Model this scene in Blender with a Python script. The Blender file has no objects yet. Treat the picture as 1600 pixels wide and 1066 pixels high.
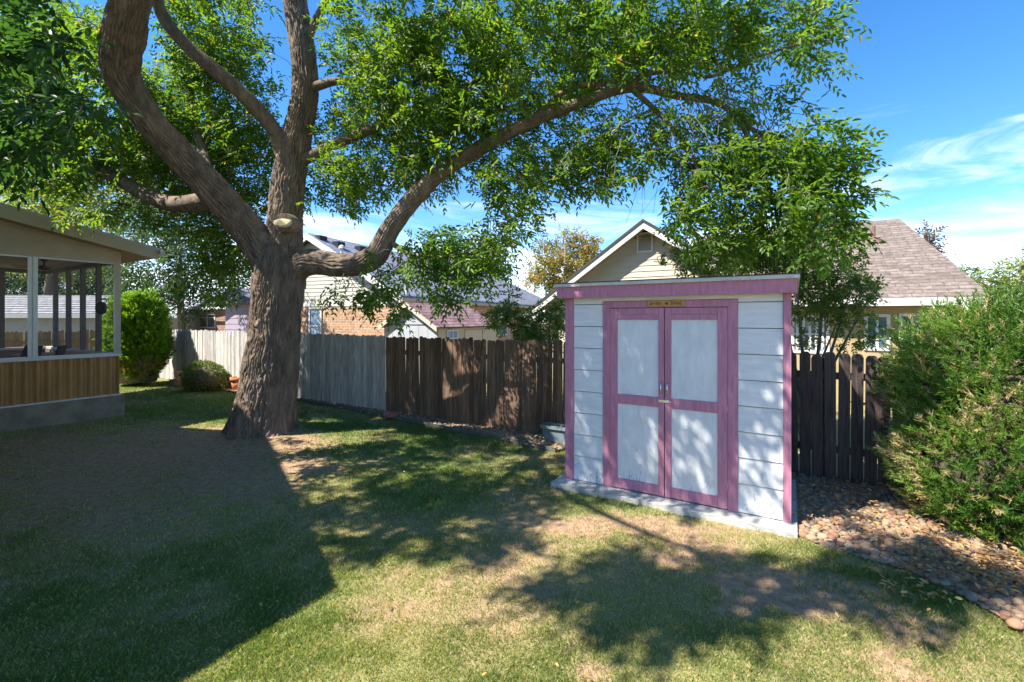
import bpy, math, random
import numpy as np
from mathutils import Vector, Matrix
random.seed(7); RNG = np.random.default_rng(11)
SC = bpy.context.scene
COL = SC.collection

# ------------------------------------------------------------------ camera, sky, sun, exposure
FPX, HY, CH = 711.0, 497.0, 2.0            # focal length in photo pixels, horizon row, eye height
cam_d = bpy.data.cameras.new('camera'); cam = bpy.data.objects.new('camera', cam_d); COL.objects.link(cam)
cam.location = (0, 0, CH); cam.rotation_euler = (math.radians(90), 0, 0)
cam_d.sensor_width = 36; cam_d.lens = FPX / 1600 * 36
cam_d.shift_y = -(533 - HY) / 1600; cam_d.clip_end = 2000; cam_d.clip_start = 0.05
SC.camera = cam
SUN_EL = math.radians(52); SUN_T = math.radians(22)      # shadows run 22 deg from +X towards +Y
tx, ty = math.cos(SUN_T), math.sin(SUN_T)
to_sun = Vector((-tx * math.cos(SUN_EL), -ty * math.cos(SUN_EL), math.sin(SUN_EL)))
world = bpy.data.worlds.new('World'); SC.world = world; world.use_nodes = True
wn = world.node_tree.nodes; wl = world.node_tree.links; wn.clear()
w_out = wn.new('ShaderNodeOutputWorld'); w_bg = wn.new('ShaderNodeBackground'); w_sky = wn.new('ShaderNodeTexSky')
w_sky.sky_type = 'NISHITA'; w_sky.sun_disc = False; w_sky.sun_elevation = SUN_EL
w_sky.sun_rotation = math.atan2(to_sun.x, to_sun.y)
w_sky.altitude = 1600; w_sky.air_density = 1.0; w_sky.dust_density = 0.3; w_sky.ozone_density = 3.0
w_hsv = wn.new('ShaderNodeHueSaturation'); w_hsv.inputs['Saturation'].default_value = 1.27; w_hsv.inputs['Value'].default_value = 0.80
wl.new(w_sky.outputs[0], w_hsv.inputs['Color'])
w_tc = wn.new('ShaderNodeTexCoord'); w_sep = wn.new('ShaderNodeSeparateXYZ'); wl.new(w_tc.outputs['Generated'], w_sep.inputs[0])
w_map = wn.new('ShaderNodeMapping'); w_map.inputs['Scale'].default_value = (1.6, 1.6, 9.0); w_map.inputs['Location'].default_value = (3.1, 0.7, 0.2)
wl.new(w_tc.outputs['Generated'], w_map.inputs[0])
w_n = wn.new('ShaderNodeTexNoise'); w_n.inputs['Scale'].default_value = 2.0; w_n.inputs['Detail'].default_value = 10; w_n.inputs['Roughness'].default_value = 0.62; w_n.inputs['Distortion'].default_value = 0.9
wl.new(w_map.outputs[0], w_n.inputs['Vector'])
w_el = wn.new('ShaderNodeMapRange'); w_el.inputs[1].default_value = 0.12; w_el.inputs[2].default_value = 0.36; w_el.inputs[3].default_value = 0.19; w_el.inputs[4].default_value = -0.14
wl.new(w_sep.outputs['Z'], w_el.inputs[0])
w_add = wn.new('ShaderNodeMath'); w_add.operation = 'ADD'; wl.new(w_n.outputs['Fac'], w_add.inputs[0]); wl.new(w_el.outputs[0], w_add.inputs[1])
w_r = wn.new('ShaderNodeMapRange'); w_r.interpolation_type = 'SMOOTHSTEP'; w_r.inputs[1].default_value = 0.50; w_r.inputs[2].default_value = 0.92; w_r.inputs[4].default_value = 0.93
wl.new(w_add.outputs[0], w_r.inputs[0])
w_mix = wn.new('ShaderNodeMix'); w_mix.data_type = 'RGBA'; w_mix.inputs['B'].default_value = (4.6, 4.8, 5.1, 1)
wl.new(w_r.outputs[0], w_mix.inputs['Factor']); wl.new(w_hsv.outputs[0], w_mix.inputs['A'])
wl.new(w_mix.outputs['Result'], w_bg.inputs['Color']); w_bg.inputs['Strength'].default_value = 0.15
wl.new(w_bg.outputs[0], w_out.inputs[0])
sun_d = bpy.data.lights.new('sun', 'SUN'); sun_d.energy = 5.0; sun_d.angle = math.radians(0.53); sun_d.color = (1.0, 0.95, 0.86)
sun = bpy.data.objects.new('sun', sun_d); COL.objects.link(sun); sun.rotation_euler = to_sun.to_track_quat('Z', 'Y').to_euler(); sun.location = (-10, -6, 14)
SC.view_settings.view_transform = 'Standard'; SC.view_settings.look = 'None'; SC.view_settings.gamma = 1
SC.view_settings.exposure = 1.43
SC.render.engine = 'CYCLES'
SC.cycles.use_denoising = True; SC.cycles.denoiser = 'OPENIMAGEDENOISE'; SC.cycles.denoising_input_passes = 'RGB_ALBEDO_NORMAL'; SC.cycles.denoising_prefilter = 'ACCURATE'; SC.cycles.max_bounces = 8; SC.cycles.transparent_max_bounces = 12
SC.cycles.diffuse_bounces = 4; SC.cycles.sample_clamp_indirect = 8

# ------------------------------------------------------------------ helpers: projection
def gp(px, py, z=0.0):
    dy = py - HY; Y = FPX * (CH - z) / dy
    return Vector(((px - 800) * Y / FPX, Y, z))
def at(px, py, Y):
    return Vector(((px - 800) * Y / FPX, Y, CH - (py - HY) * Y / FPX))
ANG = math.atan2(711, 1159)                    # the lot's grid: fence, sheds and houses
class Frame:                                   # local x along u, local y away from the viewer
    def __init__(s, o, ang=ANG):
        s.o = Vector(o); s.a = ang
        s.d = Vector((math.cos(ang), -math.sin(ang), 0)); s.b = Vector((math.sin(ang), math.cos(ang), 0))
    def w(s, u, v, z): return s.o + s.d * u + s.b * v + Vector((0, 0, z))
    def u_px(s, px, v=0.0):
        k = (px - 800) / FPX; p = s.o + s.b * v
        return (k * p.y - p.x) / (s.d.x - k * s.d.y)
    def v_px(s, px, u=0.0):
        k = (px - 800) / FPX; p = s.o + s.d * u
        return (k * p.y - p.x) / (s.b.x - k * s.b.y)
    def z_px(s, u, v, py):
        p = s.w(u, v, 0); return CH - (py - HY) * p.y / FPX - s.o.z

# ------------------------------------------------------------------ helpers: materials
def mat(name, col, rough=0.8, var=0.25, scale=6.0, bump=0.0, bscale=40.0, stretch=(1, 1, 1), col2=None, rnd=0.0, metal=0.0, spec=0.3):
    m = bpy.data.materials.new(name); m.use_nodes = True; nt = m.node_tree; n = nt.nodes; l = nt.links
    p = n['Principled BSDF']; p.inputs['Roughness'].default_value = rough; p.inputs['Metallic'].default_value = metal
    p.inputs['Specular IOR Level'].default_value = spec
    tc = n.new('ShaderNodeTexCoord'); mp = n.new('ShaderNodeMapping'); mp.inputs['Scale'].default_value = stretch
    l.new(tc.outputs['Object'], mp.inputs[0])
    oi = n.new('ShaderNodeObjectInfo')
    va = n.new('ShaderNodeVectorMath'); va.operation = 'ADD'
    sc_ = n.new('ShaderNodeVectorMath'); sc_.operation = 'SCALE'; sc_.inputs[0].default_value = (17.3, 9.1, 5.7)
    l.new(oi.outputs['Random'], sc_.inputs['Scale']); l.new(mp.outputs[0], va.inputs[0]); l.new(sc_.outputs[0], va.inputs[1])
    tn = n.new('ShaderNodeTexNoise'); tn.inputs['Scale'].default_value = scale; tn.inputs['Detail'].default_value = 6; tn.inputs['Roughness'].default_value = 0.62
    l.new(va.outputs[0], tn.inputs['Vector'])
    cr = n.new('ShaderNodeValToRGB'); c2 = col2 or [c * (1 - var) for c in col]
    c1 = [min(1, c * (1 + var * 0.6)) for c in col] if col2 is None else col
    cr.color_ramp.elements[0].position = 0.32; cr.color_ramp.elements[1].position = 0.68
    cr.color_ramp.elements[0].color = (*c2, 1); cr.color_ramp.elements[1].color = (*c1, 1)
    l.new(tn.outputs['Fac'], cr.inputs[0])
    out = cr.outputs[0]
    if rnd:
        mr = n.new('ShaderNodeMapRange'); mr.inputs[3].default_value = 1 - rnd; mr.inputs[4].default_value = 1 + rnd
        l.new(oi.outputs['Random'], mr.inputs[0])
        mm = n.new('ShaderNodeVectorMath'); mm.operation = 'SCALE'; l.new(out, mm.inputs[0]); l.new(mr.outputs[0], mm.inputs['Scale']); out = mm.outputs[0]
    l.new(out, p.inputs['Base Color'])
    if bump:
        bn = n.new('ShaderNodeTexNoise'); bn.inputs['Scale'].default_value = bscale; bn.inputs['Detail'].default_value = 5
        l.new(va.outputs[0], bn.inputs['Vector'])
        bp = n.new('ShaderNodeBump'); bp.inputs['Strength'].default_value = bump; bp.inputs['Distance'].default_value = 0.02
        l.new(bn.outputs['Fac'], bp.inputs['Height']); l.new(bp.outputs[0], p.inputs['Normal'])
    return m

def leaf_mat(name, c1, c2, c3=None, trans=0.4, rough=0.45, p3=0.97, tcol=None):
    """colour from the per-leaf attribute 'rnd', light passes through the blade"""
    m = bpy.data.materials.new(name); m.use_nodes = True; nt = m.node_tree; n = nt.nodes; l = nt.links
    p = n['Principled BSDF']; p.inputs['Roughness'].default_value = rough; p.inputs['Specular IOR Level'].default_value = 0.35
    a = n.new('ShaderNodeAttribute'); a.attribute_name = 'rnd'
    cr = n.new('ShaderNodeValToRGB'); e = cr.color_ramp.elements
    e[0].color = (*c1, 1); e[0].position = 0.05; e[1].color = (*c2, 1); e[1].position = p3 - 0.06
    if c3: x = e.new(p3); x.color = (*c3, 1)
    l.new(a.outputs['Fac'], cr.inputs[0]); l.new(cr.outputs[0], p.inputs['Base Color'])
    t = n.new('ShaderNodeBsdfTranslucent'); mx = n.new('ShaderNodeMixShader'); mx.inputs[0].default_value = trans
    g = n.new('ShaderNodeMix'); g.data_type = 'RGBA'; g.blend_type = 'MULTIPLY'; g.inputs['Factor'].default_value = 1
    g.inputs['B'].default_value = (*(tcol or (1.9, 1.9, 0.8)), 1); l.new(cr.outputs[0], g.inputs['A']); l.new(g.outputs['Result'], t.inputs['Color'])
    l.new(p.outputs[0], mx.inputs[1]); l.new(t.outputs[0], mx.inputs[2]); l.new(mx.outputs[0], n['Material Output'].inputs['Surface'])
    return m

def tile_mat(name, c1, c2, mortar, bw, bh, ms, axes='xz', rough=0.9, bump=0.4, offset=0.5, nvar=0.3):
    m = bpy.data.materials.new(name); m.use_nodes = True; nt = m.node_tree; n = nt.nodes; l = nt.links
    p = n['Principled BSDF']; p.inputs['Roughness'].default_value = rough; p.inputs['Specular IOR Level'].default_value = 0.2
    tc = n.new('ShaderNodeTexCoord'); sp = n.new('ShaderNodeSeparateXYZ'); cb = n.new('ShaderNodeCombineXYZ'); l.new(tc.outputs['Object'], sp.inputs[0])
    l.new(sp.outputs[axes[0].upper()], cb.inputs[0]); l.new(sp.outputs[axes[1].upper()], cb.inputs[1])
    br = n.new('ShaderNodeTexBrick'); br.inputs['Scale'].default_value = 1; br.inputs['Brick Width'].default_value = bw; br.inputs['Row Height'].default_value = bh
    br.inputs['Mortar Size'].default_value = ms; br.inputs['Color1'].default_value = (*c1, 1); br.inputs['Color2'].default_value = (*c2, 1); br.inputs['Mortar'].default_value = (*mortar, 1); br.offset = offset
    l.new(cb.outputs[0], br.inputs['Vector'])
    tn = n.new('ShaderNodeTexNoise'); tn.inputs['Scale'].default_value = 9; tn.inputs['Detail'].default_value = 6; l.new(tc.outputs['Object'], tn.inputs['Vector'])
    mr = n.new('ShaderNodeMapRange'); mr.inputs[1].default_value = 0.3; mr.inputs[2].default_value = 0.7; mr.inputs[3].default_value = 1 - nvar; mr.inputs[4].default_value = 1 + nvar; l.new(tn.outputs['Fac'], mr.inputs[0])
    mm = n.new('ShaderNodeVectorMath'); mm.operation = 'SCALE'; l.new(br.outputs['Color'], mm.inputs[0]); l.new(mr.outputs[0], mm.inputs['Scale']); l.new(mm.outputs[0], p.inputs['Base Color'])
    bp = n.new('ShaderNodeBump'); bp.inputs['Strength'].default_value = bump; bp.inputs['Distance'].default_value = 0.02; bp.invert = True
    l.new(br.outputs['Fac'], bp.inputs['Height']); l.new(bp.outputs[0], p.inputs['Normal'])
    return m

def glass_mat(name, tint=(0.10, 0.14, 0.18)):
    m = bpy.data.materials.new(name); m.use_nodes = True; p = m.node_tree.nodes['Principled BSDF']
    p.inputs['Base Color'].default_value = (*tint, 1); p.inputs['Roughness'].default_value = 0.06; p.inputs['Specular IOR Level'].default_value = 0.9
    return m

M = {}
M['soil'] = None
M['shed_white'] = mat('shed_white', (0.70, 0.70, 0.69), 0.6, 0.10, 5, 0.25, 120, (1, 1, 6))
M['shed_panel'] = mat('shed_panel', (0.68, 0.69, 0.685), 0.55, 0.12, 4, 0.3, 90, (3, 3, 1))
M['mauve'] = mat('mauve', (0.48, 0.20, 0.275), 0.6, 0.22, 7, 0.25, 90, (4, 4, 0.6))
M['roof_edge'] = mat('roof_edge', (0.52, 0.50, 0.48), 0.5, 0.15, 8)
M['roof_felt'] = mat('roof_felt', (0.06, 0.055, 0.05), 0.95, 0.3, 20, 0.4, 120)
M['concrete'] = mat('concrete', (0.42, 0.41, 0.38), 0.9, 0.3, 7, 0.5, 60)
M['concrete_dark'] = mat('concrete_dark', (0.29, 0.24, 0.165), 0.9, 0.35, 4, 0.5, 50)
M['chrome'] = mat('chrome', (0.75, 0.75, 0.75), 0.25, 0.05, 5, metal=1.0)
M['sign_wood'] = mat('sign_wood', (0.48, 0.25, 0.07), 0.5, 0.3, 10, stretch=(1, 1, 8))
M['sign_ink'] = mat('sign_ink', (0.05, 0.02, 0.01), 0.6, 0.1)
M['sign_red'] = mat('sign_red', (0.18, 0.01, 0.01), 0.6, 0.1)
M['fence_grey'] = mat('fence_grey', (0.50, 0.47, 0.43), 0.9, 0.5, 16, 0.6, 60, (2.5, 2.5, 0.16), rnd=0.22)
M['fence_brown'] = mat('fence_brown', (0.18, 0.112, 0.072), 0.9, 0.62, 16, 0.6, 60, (2.5, 2.5, 0.16), rnd=0.3)
M['fence_dark'] = mat('fence_dark', (0.075, 0.055, 0.045), 0.9, 0.5, 16, 0.6, 60, (2.5, 2.5, 0.16), rnd=0.25)
M['fence_tan'] = mat('fence_tan', (0.42, 0.30, 0.18), 0.9, 0.3, 16, 0.4, 60, (2.5, 2.5, 0.2), rnd=0.15)
M['beige'] = mat('beige', (0.50, 0.44, 0.32), 0.7, 0.10, 3, 0.1, 60)
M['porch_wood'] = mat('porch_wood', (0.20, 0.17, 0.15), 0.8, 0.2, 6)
M['porch_ceiling'] = mat('porch_ceiling', (0.36, 0.29, 0.19), 0.8, 0.15, 3)
M['alu'] = mat('alu', (0.55, 0.57, 0.55), 0.4, 0.1, 6, metal=0.3)
M['sill_white'] = mat('sill_white', (0.68, 0.65, 0.58), 0.6, 0.1, 6)
M['corrugated'] = mat('corrugated', (0.47, 0.25, 0.09), 0.45, 0.25, 4, stretch=(1, 1, 0.4))
M['stone'] = mat('stone', (0.31, 0.21, 0.13), 0.8, 0.45, 9, 0.3, 40, rnd=0.35)
M['stone_grey'] = mat('stone_grey', (0.24, 0.195, 0.145), 0.8, 0.4, 9, 0.3, 40, rnd=0.35)
M['stone_rust'] = mat('stone_rust', (0.30, 0.165, 0.10), 0.8, 0.4, 9, 0.3, 40, rnd=0.3)
M['edging'] = mat('edging', (0.10, 0.11, 0.09), 0.7, 0.2)
M['terracotta'] = mat('terracotta', (0.52, 0.17, 0.07), 0.8, 0.2, 8)
M['terracotta_pale'] = mat('terracotta_pale', (0.55, 0.28, 0.19), 0.8, 0.25, 8)
M['bin_grey'] = mat('bin_grey', (0.16, 0.20, 0.22), 0.5, 0.2, 8)
M['paver_red'] = mat('paver_red', (0.36, 0.15, 0.12), 0.9, 0.2, 20, 0.3, 80)
M['bark'] = mat('bark', (0.20, 0.15, 0.113), 0.95, 0.5, 9, 0.9, 55, (1, 1, 0.35))
M['bark_thin'] = mat('bark_thin', (0.20, 0.16, 0.125), 0.95, 0.3, 20)
M['cut_wood'] = mat('cut_wood', (0.62, 0.50, 0.30), 0.8, 0.2, 25)
M['soil_dry'] = mat('soil_dry', (0.33, 0.24, 0.17), 0.95, 0.3, 12)
M['brick'] = tile_mat('brick', (0.36, 0.185, 0.10), (0.46, 0.27, 0.16), (0.42, 0.35, 0.27), 0.30, 0.10, 0.012)
M['brick_dark'] = tile_mat('brick_dark', (0.26, 0.13, 0.09), (0.32, 0.18, 0.12), (0.28, 0.22, 0.18), 0.30, 0.10, 0.012)
M['shingle_blue'] = tile_mat('shingle_blue', (0.15, 0.165, 0.215), (0.20, 0.215, 0.27), (0.10, 0.11, 0.14), 0.35, 0.18, 0.012, 'yz', nvar=0.25)
M['shingle_brown'] = tile_mat('shingle_brown', (0.135, 0.107, 0.09), (0.20, 0.16, 0.138), (0.095, 0.075, 0.065), 0.42, 0.085, 0.008, 'xz', nvar=0.3)
M['shingle_plum'] = tile_mat('shingle_plum', (0.17, 0.10, 0.11), (0.26, 0.17, 0.17), (0.10, 0.06, 0.07), 0.35, 0.09, 0.008, 'yz')
M['shingle_grey'] = tile_mat('shingle_grey', (0.34, 0.34, 0.35), (0.42, 0.42, 0.43), (0.12, 0.12, 0.13), 1.5, 0.115, 0.03, 'xz')
M['siding_cream'] = mat('siding_cream', (0.50, 0.445, 0.335), 0.7, 0.06, 3)
M['siding_white'] = mat('siding_white', (0.46, 0.435, 0.375), 0.7, 0.06, 3)
M['siding_lilac'] = mat('siding_lilac', (0.30, 0.245, 0.30), 0.7, 0.08, 3)
M['siding_tan'] = mat('siding_tan', (0.38, 0.29, 0.155), 0.75, 0.08, 3)
M['siding_bluegrey_shade'] = mat('siding_bluegrey_shade', (0.36, 0.375, 0.40), 0.7, 0.08, 3)  # blue grey wall, colour darkened to stand in for tree shade
M['siding_buff'] = mat('siding_buff', (0.46, 0.40, 0.29), 0.7, 0.08, 3)
M['trim_white'] = mat('trim_white', (0.62, 0.60, 0.56), 0.6, 0.05, 4)
M['soffit'] = mat('soffit', (0.26, 0.21, 0.16), 0.8, 0.1, 4)
M['dark_trim'] = mat('dark_trim', (0.05, 0.045, 0.045), 0.8, 0.2, 6)
M['glass'] = glass_mat('glass'); M['glass_blue'] = glass_mat('glass_blue', (0.20, 0.30, 0.42))
M['black'] = mat('black', (0.02, 0.02, 0.022), 0.6, 0.2, 8)
M['orange'] = mat('orange', (0.60, 0.17, 0.03), 0.7, 0.2, 8)
M['rust'] = mat('rust', (0.19, 0.11, 0.085), 0.7, 0.2, 8)
M['leaf_ash'] = leaf_mat('leaf_ash', (0.036, 0.098, 0.014), (0.14, 0.235, 0.028), (0.28, 0.22, 0.03), 0.50, tcol=(2.2, 2.0, 0.8))
M['leaf_big'] = leaf_mat('leaf_big', (0.022, 0.065, 0.022), (0.055, 0.13, 0.025), None, 0.35)
M['leaf_small'] = leaf_mat('leaf_small', (0.045, 0.10, 0.016), (0.15, 0.21, 0.04), (0.28, 0.24, 0.07), 0.42)
M['leaf_pale'] = leaf_mat('leaf_pale', (0.14, 0.19, 0.045), (0.27, 0.30, 0.09), (0.38, 0.32, 0.09), 0.4)
M['leaf_cool'] = leaf_mat('leaf_cool', (0.035, 0.075, 0.035), (0.07, 0.12, 0.05), None, 0.3)
M['leaf_mid'] = leaf_mat('leaf_mid', (0.035, 0.09, 0.016), (0.10, 0.19, 0.03), (0.2, 0.2, 0.04), 0.4)
M['leaf_autumn'] = leaf_mat('leaf_autumn', (0.09, 0.12, 0.025), (0.25, 0.19, 0.035), (0.42, 0.17, 0.02), 0.4, p3=0.80)
M['leaf_red'] = leaf_mat('leaf_red', (0.09, 0.05, 0.03), (0.16, 0.08, 0.04), None, 0.3)
M['leaf_arbor'] = leaf_mat('leaf_arbor', (0.09, 0.19, 0.012), (0.24, 0.38, 0.03), (0.30, 0.22, 0.05), 0.35)
M['leaf_box'] = leaf_mat('leaf_box', (0.07, 0.11, 0.02), (0.18, 0.21, 0.055), (0.30, 0.22, 0.09), 0.3, p3=0.8)
M['leaf_juniper'] = leaf_mat('leaf_juniper', (0.022, 0.085, 0.012), (0.16, 0.26, 0.04), (0.38, 0.30, 0.15), 0.3, p3=0.84)
M['grass'] = leaf_mat('grass', (0.050, 0.125, 0.012), (0.235, 0.28, 0.075), (0.50, 0.42, 0.22), 0.35, 0.6, p3=0.88)
M['litter'] = leaf_mat('litter', (0.30, 0.14, 0.05), (0.50, 0.30, 0.12), (0.52, 0.42, 0.12), 0.2)
def screen_material():
    m = bpy.data.materials.new('insect_screen'); m.use_nodes = True; n = m.node_tree.nodes; l = m.node_tree.links
    t = n.new('ShaderNodeBsdfTransparent'); mx = n.new('ShaderNodeMixShader'); mx.inputs[0].default_value = 0.60
    n['Principled BSDF'].inputs['Base Color'].default_value = (0.05, 0.05, 0.05, 1)
    l.new(n['Principled BSDF'].outputs[0], mx.inputs[1]); l.new(t.outputs[0], mx.inputs[2]); l.new(mx.outputs[0], n['Material Output'].inputs['Surface'])
    return m
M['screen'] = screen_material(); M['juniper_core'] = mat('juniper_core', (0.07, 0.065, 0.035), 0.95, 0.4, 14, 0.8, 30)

def mildew(m):
    n = m.node_tree.nodes; l = m.node_tree.links; p = n['Principled BSDF']; src = p.inputs['Base Color'].links[0].from_socket
    tc = n.new('ShaderNodeTexCoord'); sp = n.new('ShaderNodeSeparateXYZ'); l.new(tc.outputs['Object'], sp.inputs[0])
    mr = n.new('ShaderNodeMapRange'); mr.inputs[1].default_value = 0.05; mr.inputs[2].default_value = 0.55; mr.inputs[3].default_value = 0.16; mr.inputs[4].default_value = -0.06; l.new(sp.outputs['Z'], mr.inputs[0])
    mp = n.new('ShaderNodeMapping'); mp.inputs['Scale'].default_value = (1, 1, 0.35); l.new(tc.outputs['Object'], mp.inputs[0])
    a = n.new('ShaderNodeTexNoise'); a.inputs['Scale'].default_value = 60; a.inputs['Detail'].default_value = 3; l.new(mp.outputs[0], a.inputs['Vector'])
    b = n.new('ShaderNodeTexNoise'); b.inputs['Scale'].default_value = 4; b.inputs['Detail'].default_value = 3; l.new(tc.outputs['Object'], b.inputs['Vector'])
    s1 = n.new('ShaderNodeMath'); s1.operation = 'ADD'; l.new(a.outputs['Fac'], s1.inputs[0]); l.new(mr.outputs[0], s1.inputs[1])
    s2 = n.new('ShaderNodeMath'); s2.operation = 'MULTIPLY_ADD'; s2.inputs[1].default_value = 0.5; l.new(b.outputs['Fac'], s2.inputs[0]); l.new(s1.outputs[0], s2.inputs[2])
    r = n.new('ShaderNodeMapRange'); r.inputs[1].default_value = 0.93; r.inputs[2].default_value = 1.08; r.inputs[4].default_value = 0.5; l.new(s2.outputs[0], r.inputs[0])
    mx = n.new('ShaderNodeMix'); mx.data_type = 'RGBA'; mx.inputs['B'].default_value = (0.13, 0.13, 0.12, 1); l.new(r.outputs[0], mx.inputs['Factor']); l.new(src, mx.inputs['A']); l.new(mx.outputs['Result'], p.inputs['Base Color'])
mildew(M['shed_white']); mildew(M['shed_panel'])

# ------------------------------------------------------------------ helpers: objects and meshes
def tag(o, label=None, cat=None, group=None, kind=None):
    if label: o['label'] = label
    if cat: o['category'] = cat
    if group: o['group'] = group
    if kind: o['kind'] = kind
    return o
def thing(name, loc, label, cat, ang=0.0, group=None):
    o = bpy.data.objects.new(name, None); COL.objects.link(o); o.location = loc; o.rotation_euler.z = -ang
    o.empty_display_size = 0.2
    return tag(o, label, cat, group)
WORLD_SPACE = {}                               # things whose parts are given in world coordinates
def wthing(name, loc, label, cat, group=None):
    o = thing(name, loc, label, cat, 0.0, group); WORLD_SPACE[o.name] = Vector(loc); return o
def link_mesh(name, me, m, parent=None):
    o = bpy.data.objects.new(name, me); COL.objects.link(o)
    if m is not None and not me.materials: me.materials.append(m)
    if parent is not None:
        o.parent = parent
        if parent.name in WORLD_SPACE: o.matrix_parent_inverse = Matrix.Translation(-WORLD_SPACE[parent.name])
    return o
class MB:
    def __init__(s): s.v = []; s.f = []
    def poly(s, pts, faces):
        k = len(s.v); s.v += [tuple(p) for p in pts]; s.f += [tuple(i + k for i in f) for f in faces]; return s
    def box(s, x0, x1, y0, y1, z0, z1):
        return s.poly([(x0,y0,z0),(x1,y0,z0),(x1,y1,z0),(x0,y1,z0),(x0,y0,z1),(x1,y0,z1),(x1,y1,z1),(x0,y1,z1)],
                      [(0,3,2,1),(4,5,6,7),(0,1,5,4),(1,2,6,5),(2,3,7,6),(3,0,4,7)])
    def prism(s, a, b):                       # two matching closed loops joined
        n = len(a)
        return s.poly(list(a) + list(b), [tuple(range(n))[::-1], tuple(range(n, 2*n))] + [(i, (i+1) % n, n + (i+1) % n, n + i) for i in range(n)])
    def slab(s, a, b, c, d, t):               # a quad given thickness t downwards
        q = [Vector(p) for p in (a, b, c, d)]; dn = Vector((0, 0, -t))
        return s.prism([p + dn for p in q], q)
    def tube(s, pts, rad, n=6, caps=True):
        pts = [Vector(p) for p in pts]
        if not hasattr(rad, '__len__'): rad = [rad] * len(pts)
        k = len(s.v); up = None
        for i, p in enumerate(pts):
            t = (pts[min(i+1, len(pts)-1)] - pts[max(i-1, 0)]).normalized()
            if up is None: up = Vector((0.31, 0.77, 0.55)) if abs(t.z) > 0.8 else Vector((0, 0, 1))
            sx = t.cross(up).normalized(); up = sx.cross(t).normalized()
            for j in range(n):
                a = 2 * math.pi * j / n; s.v.append(tuple(p + (sx * math.cos(a) + up * math.sin(a)) * rad[i]))
        for i in range(len(pts) - 1):
            for j in range(n): s.f.append((k + i*n + j, k + i*n + (j+1) % n, k + (i+1)*n + (j+1) % n, k + (i+1)*n + j))
        if caps:
            s.f.append(tuple(k + j for j in range(n))[::-1]); s.f.append(tuple(k + (len(pts)-1)*n + j for j in range(n)))
        return s
    def lathe(s, prof, n=20, c=(0, 0, 0)):    # profile of (r, z)
        k = len(s.v)
        for r, z in prof:
            for j in range(n):
                a = 2 * math.pi * j / n; s.v.append((c[0] + r * math.cos(a), c[1] + r * math.sin(a), c[2] + z))
        for i in range(len(prof) - 1):
            for j in range(n): s.f.append((k + i*n + j, k + i*n + (j+1) % n, k + (i+1)*n + (j+1) % n, k + (i+1)*n + j))
        return s
    def mesh(s, name, smooth=False):
        me = bpy.data.meshes.new(name); me.from_pydata(s.v, [], s.f); me.update()
        if smooth: me.polygons.foreach_set('use_smooth', [True] * len(me.polygons))
        return me
    def build(s, name, m, parent=None, smooth=False, bevel=0.0):
        o = link_mesh(name, s.mesh(name, smooth), m, parent)
        if bevel:
            b = o.modifiers.new('bevel', 'BEVEL'); b.width = bevel; b.segments = 2; b.limit_method = 'ANGLE'
        return o
def np_mesh(name, V, F, rnd=None, smooth=False):
    """V (n,3), F (m,k) fixed-size faces, rnd per face"""
    me = bpy.data.meshes.new(name); V = np.asarray(V, np.float32); F = np.asarray(F, np.int32); k = F.shape[1]
    me.vertices.add(len(V)); me.vertices.foreach_set('co', V.ravel())
    me.loops.add(F.size); me.loops.foreach_set('vertex_index', F.ravel())
    me.polygons.add(len(F)); me.polygons.foreach_set('loop_start', np.arange(0, F.size, k, dtype=np.int32))
    me.polygons.foreach_set('loop_total', np.full(len(F), k, np.int32))
    if smooth: me.polygons.foreach_set('use_smooth', np.ones(len(F), bool))
    if rnd is not None:
        a = me.attributes.new('rnd', 'FLOAT', 'FACE'); a.data.foreach_set('value', np.asarray(rnd, np.float32))
    me.update(calc_edges=True)
    return me
def vnoise(P, seed=0):
    """smooth value noise in [0,1], P (...,3)"""
    P = np.asarray(P, np.float64); i = np.floor(P).astype(np.int64); f = P - i; f = f * f * (3 - 2 * f)
    def h(dx, dy, dz):
        x = (i[..., 0] + dx) * 374761393 + (i[..., 1] + dy) * 668265263 + (i[..., 2] + dz) * 1274126177 + seed * 974711
        x = (x ^ (x >> 13)) * 1103515245; x = x ^ (x >> 16); return (x & 0xffff) / 65535.0
    r = 0
    for dx in (0, 1):
        for dy in (0, 1):
            for dz in (0, 1):
                w = (f[..., 0] if dx else 1 - f[..., 0]) * (f[..., 1] if dy else 1 - f[..., 1]) * (f[..., 2] if dz else 1 - f[..., 2])
                r = r + w * h(dx, dy, dz)
    return r
def norm(a): return a / np.maximum(np.linalg.norm(a, axis=-1, keepdims=True), 1e-9)

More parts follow.
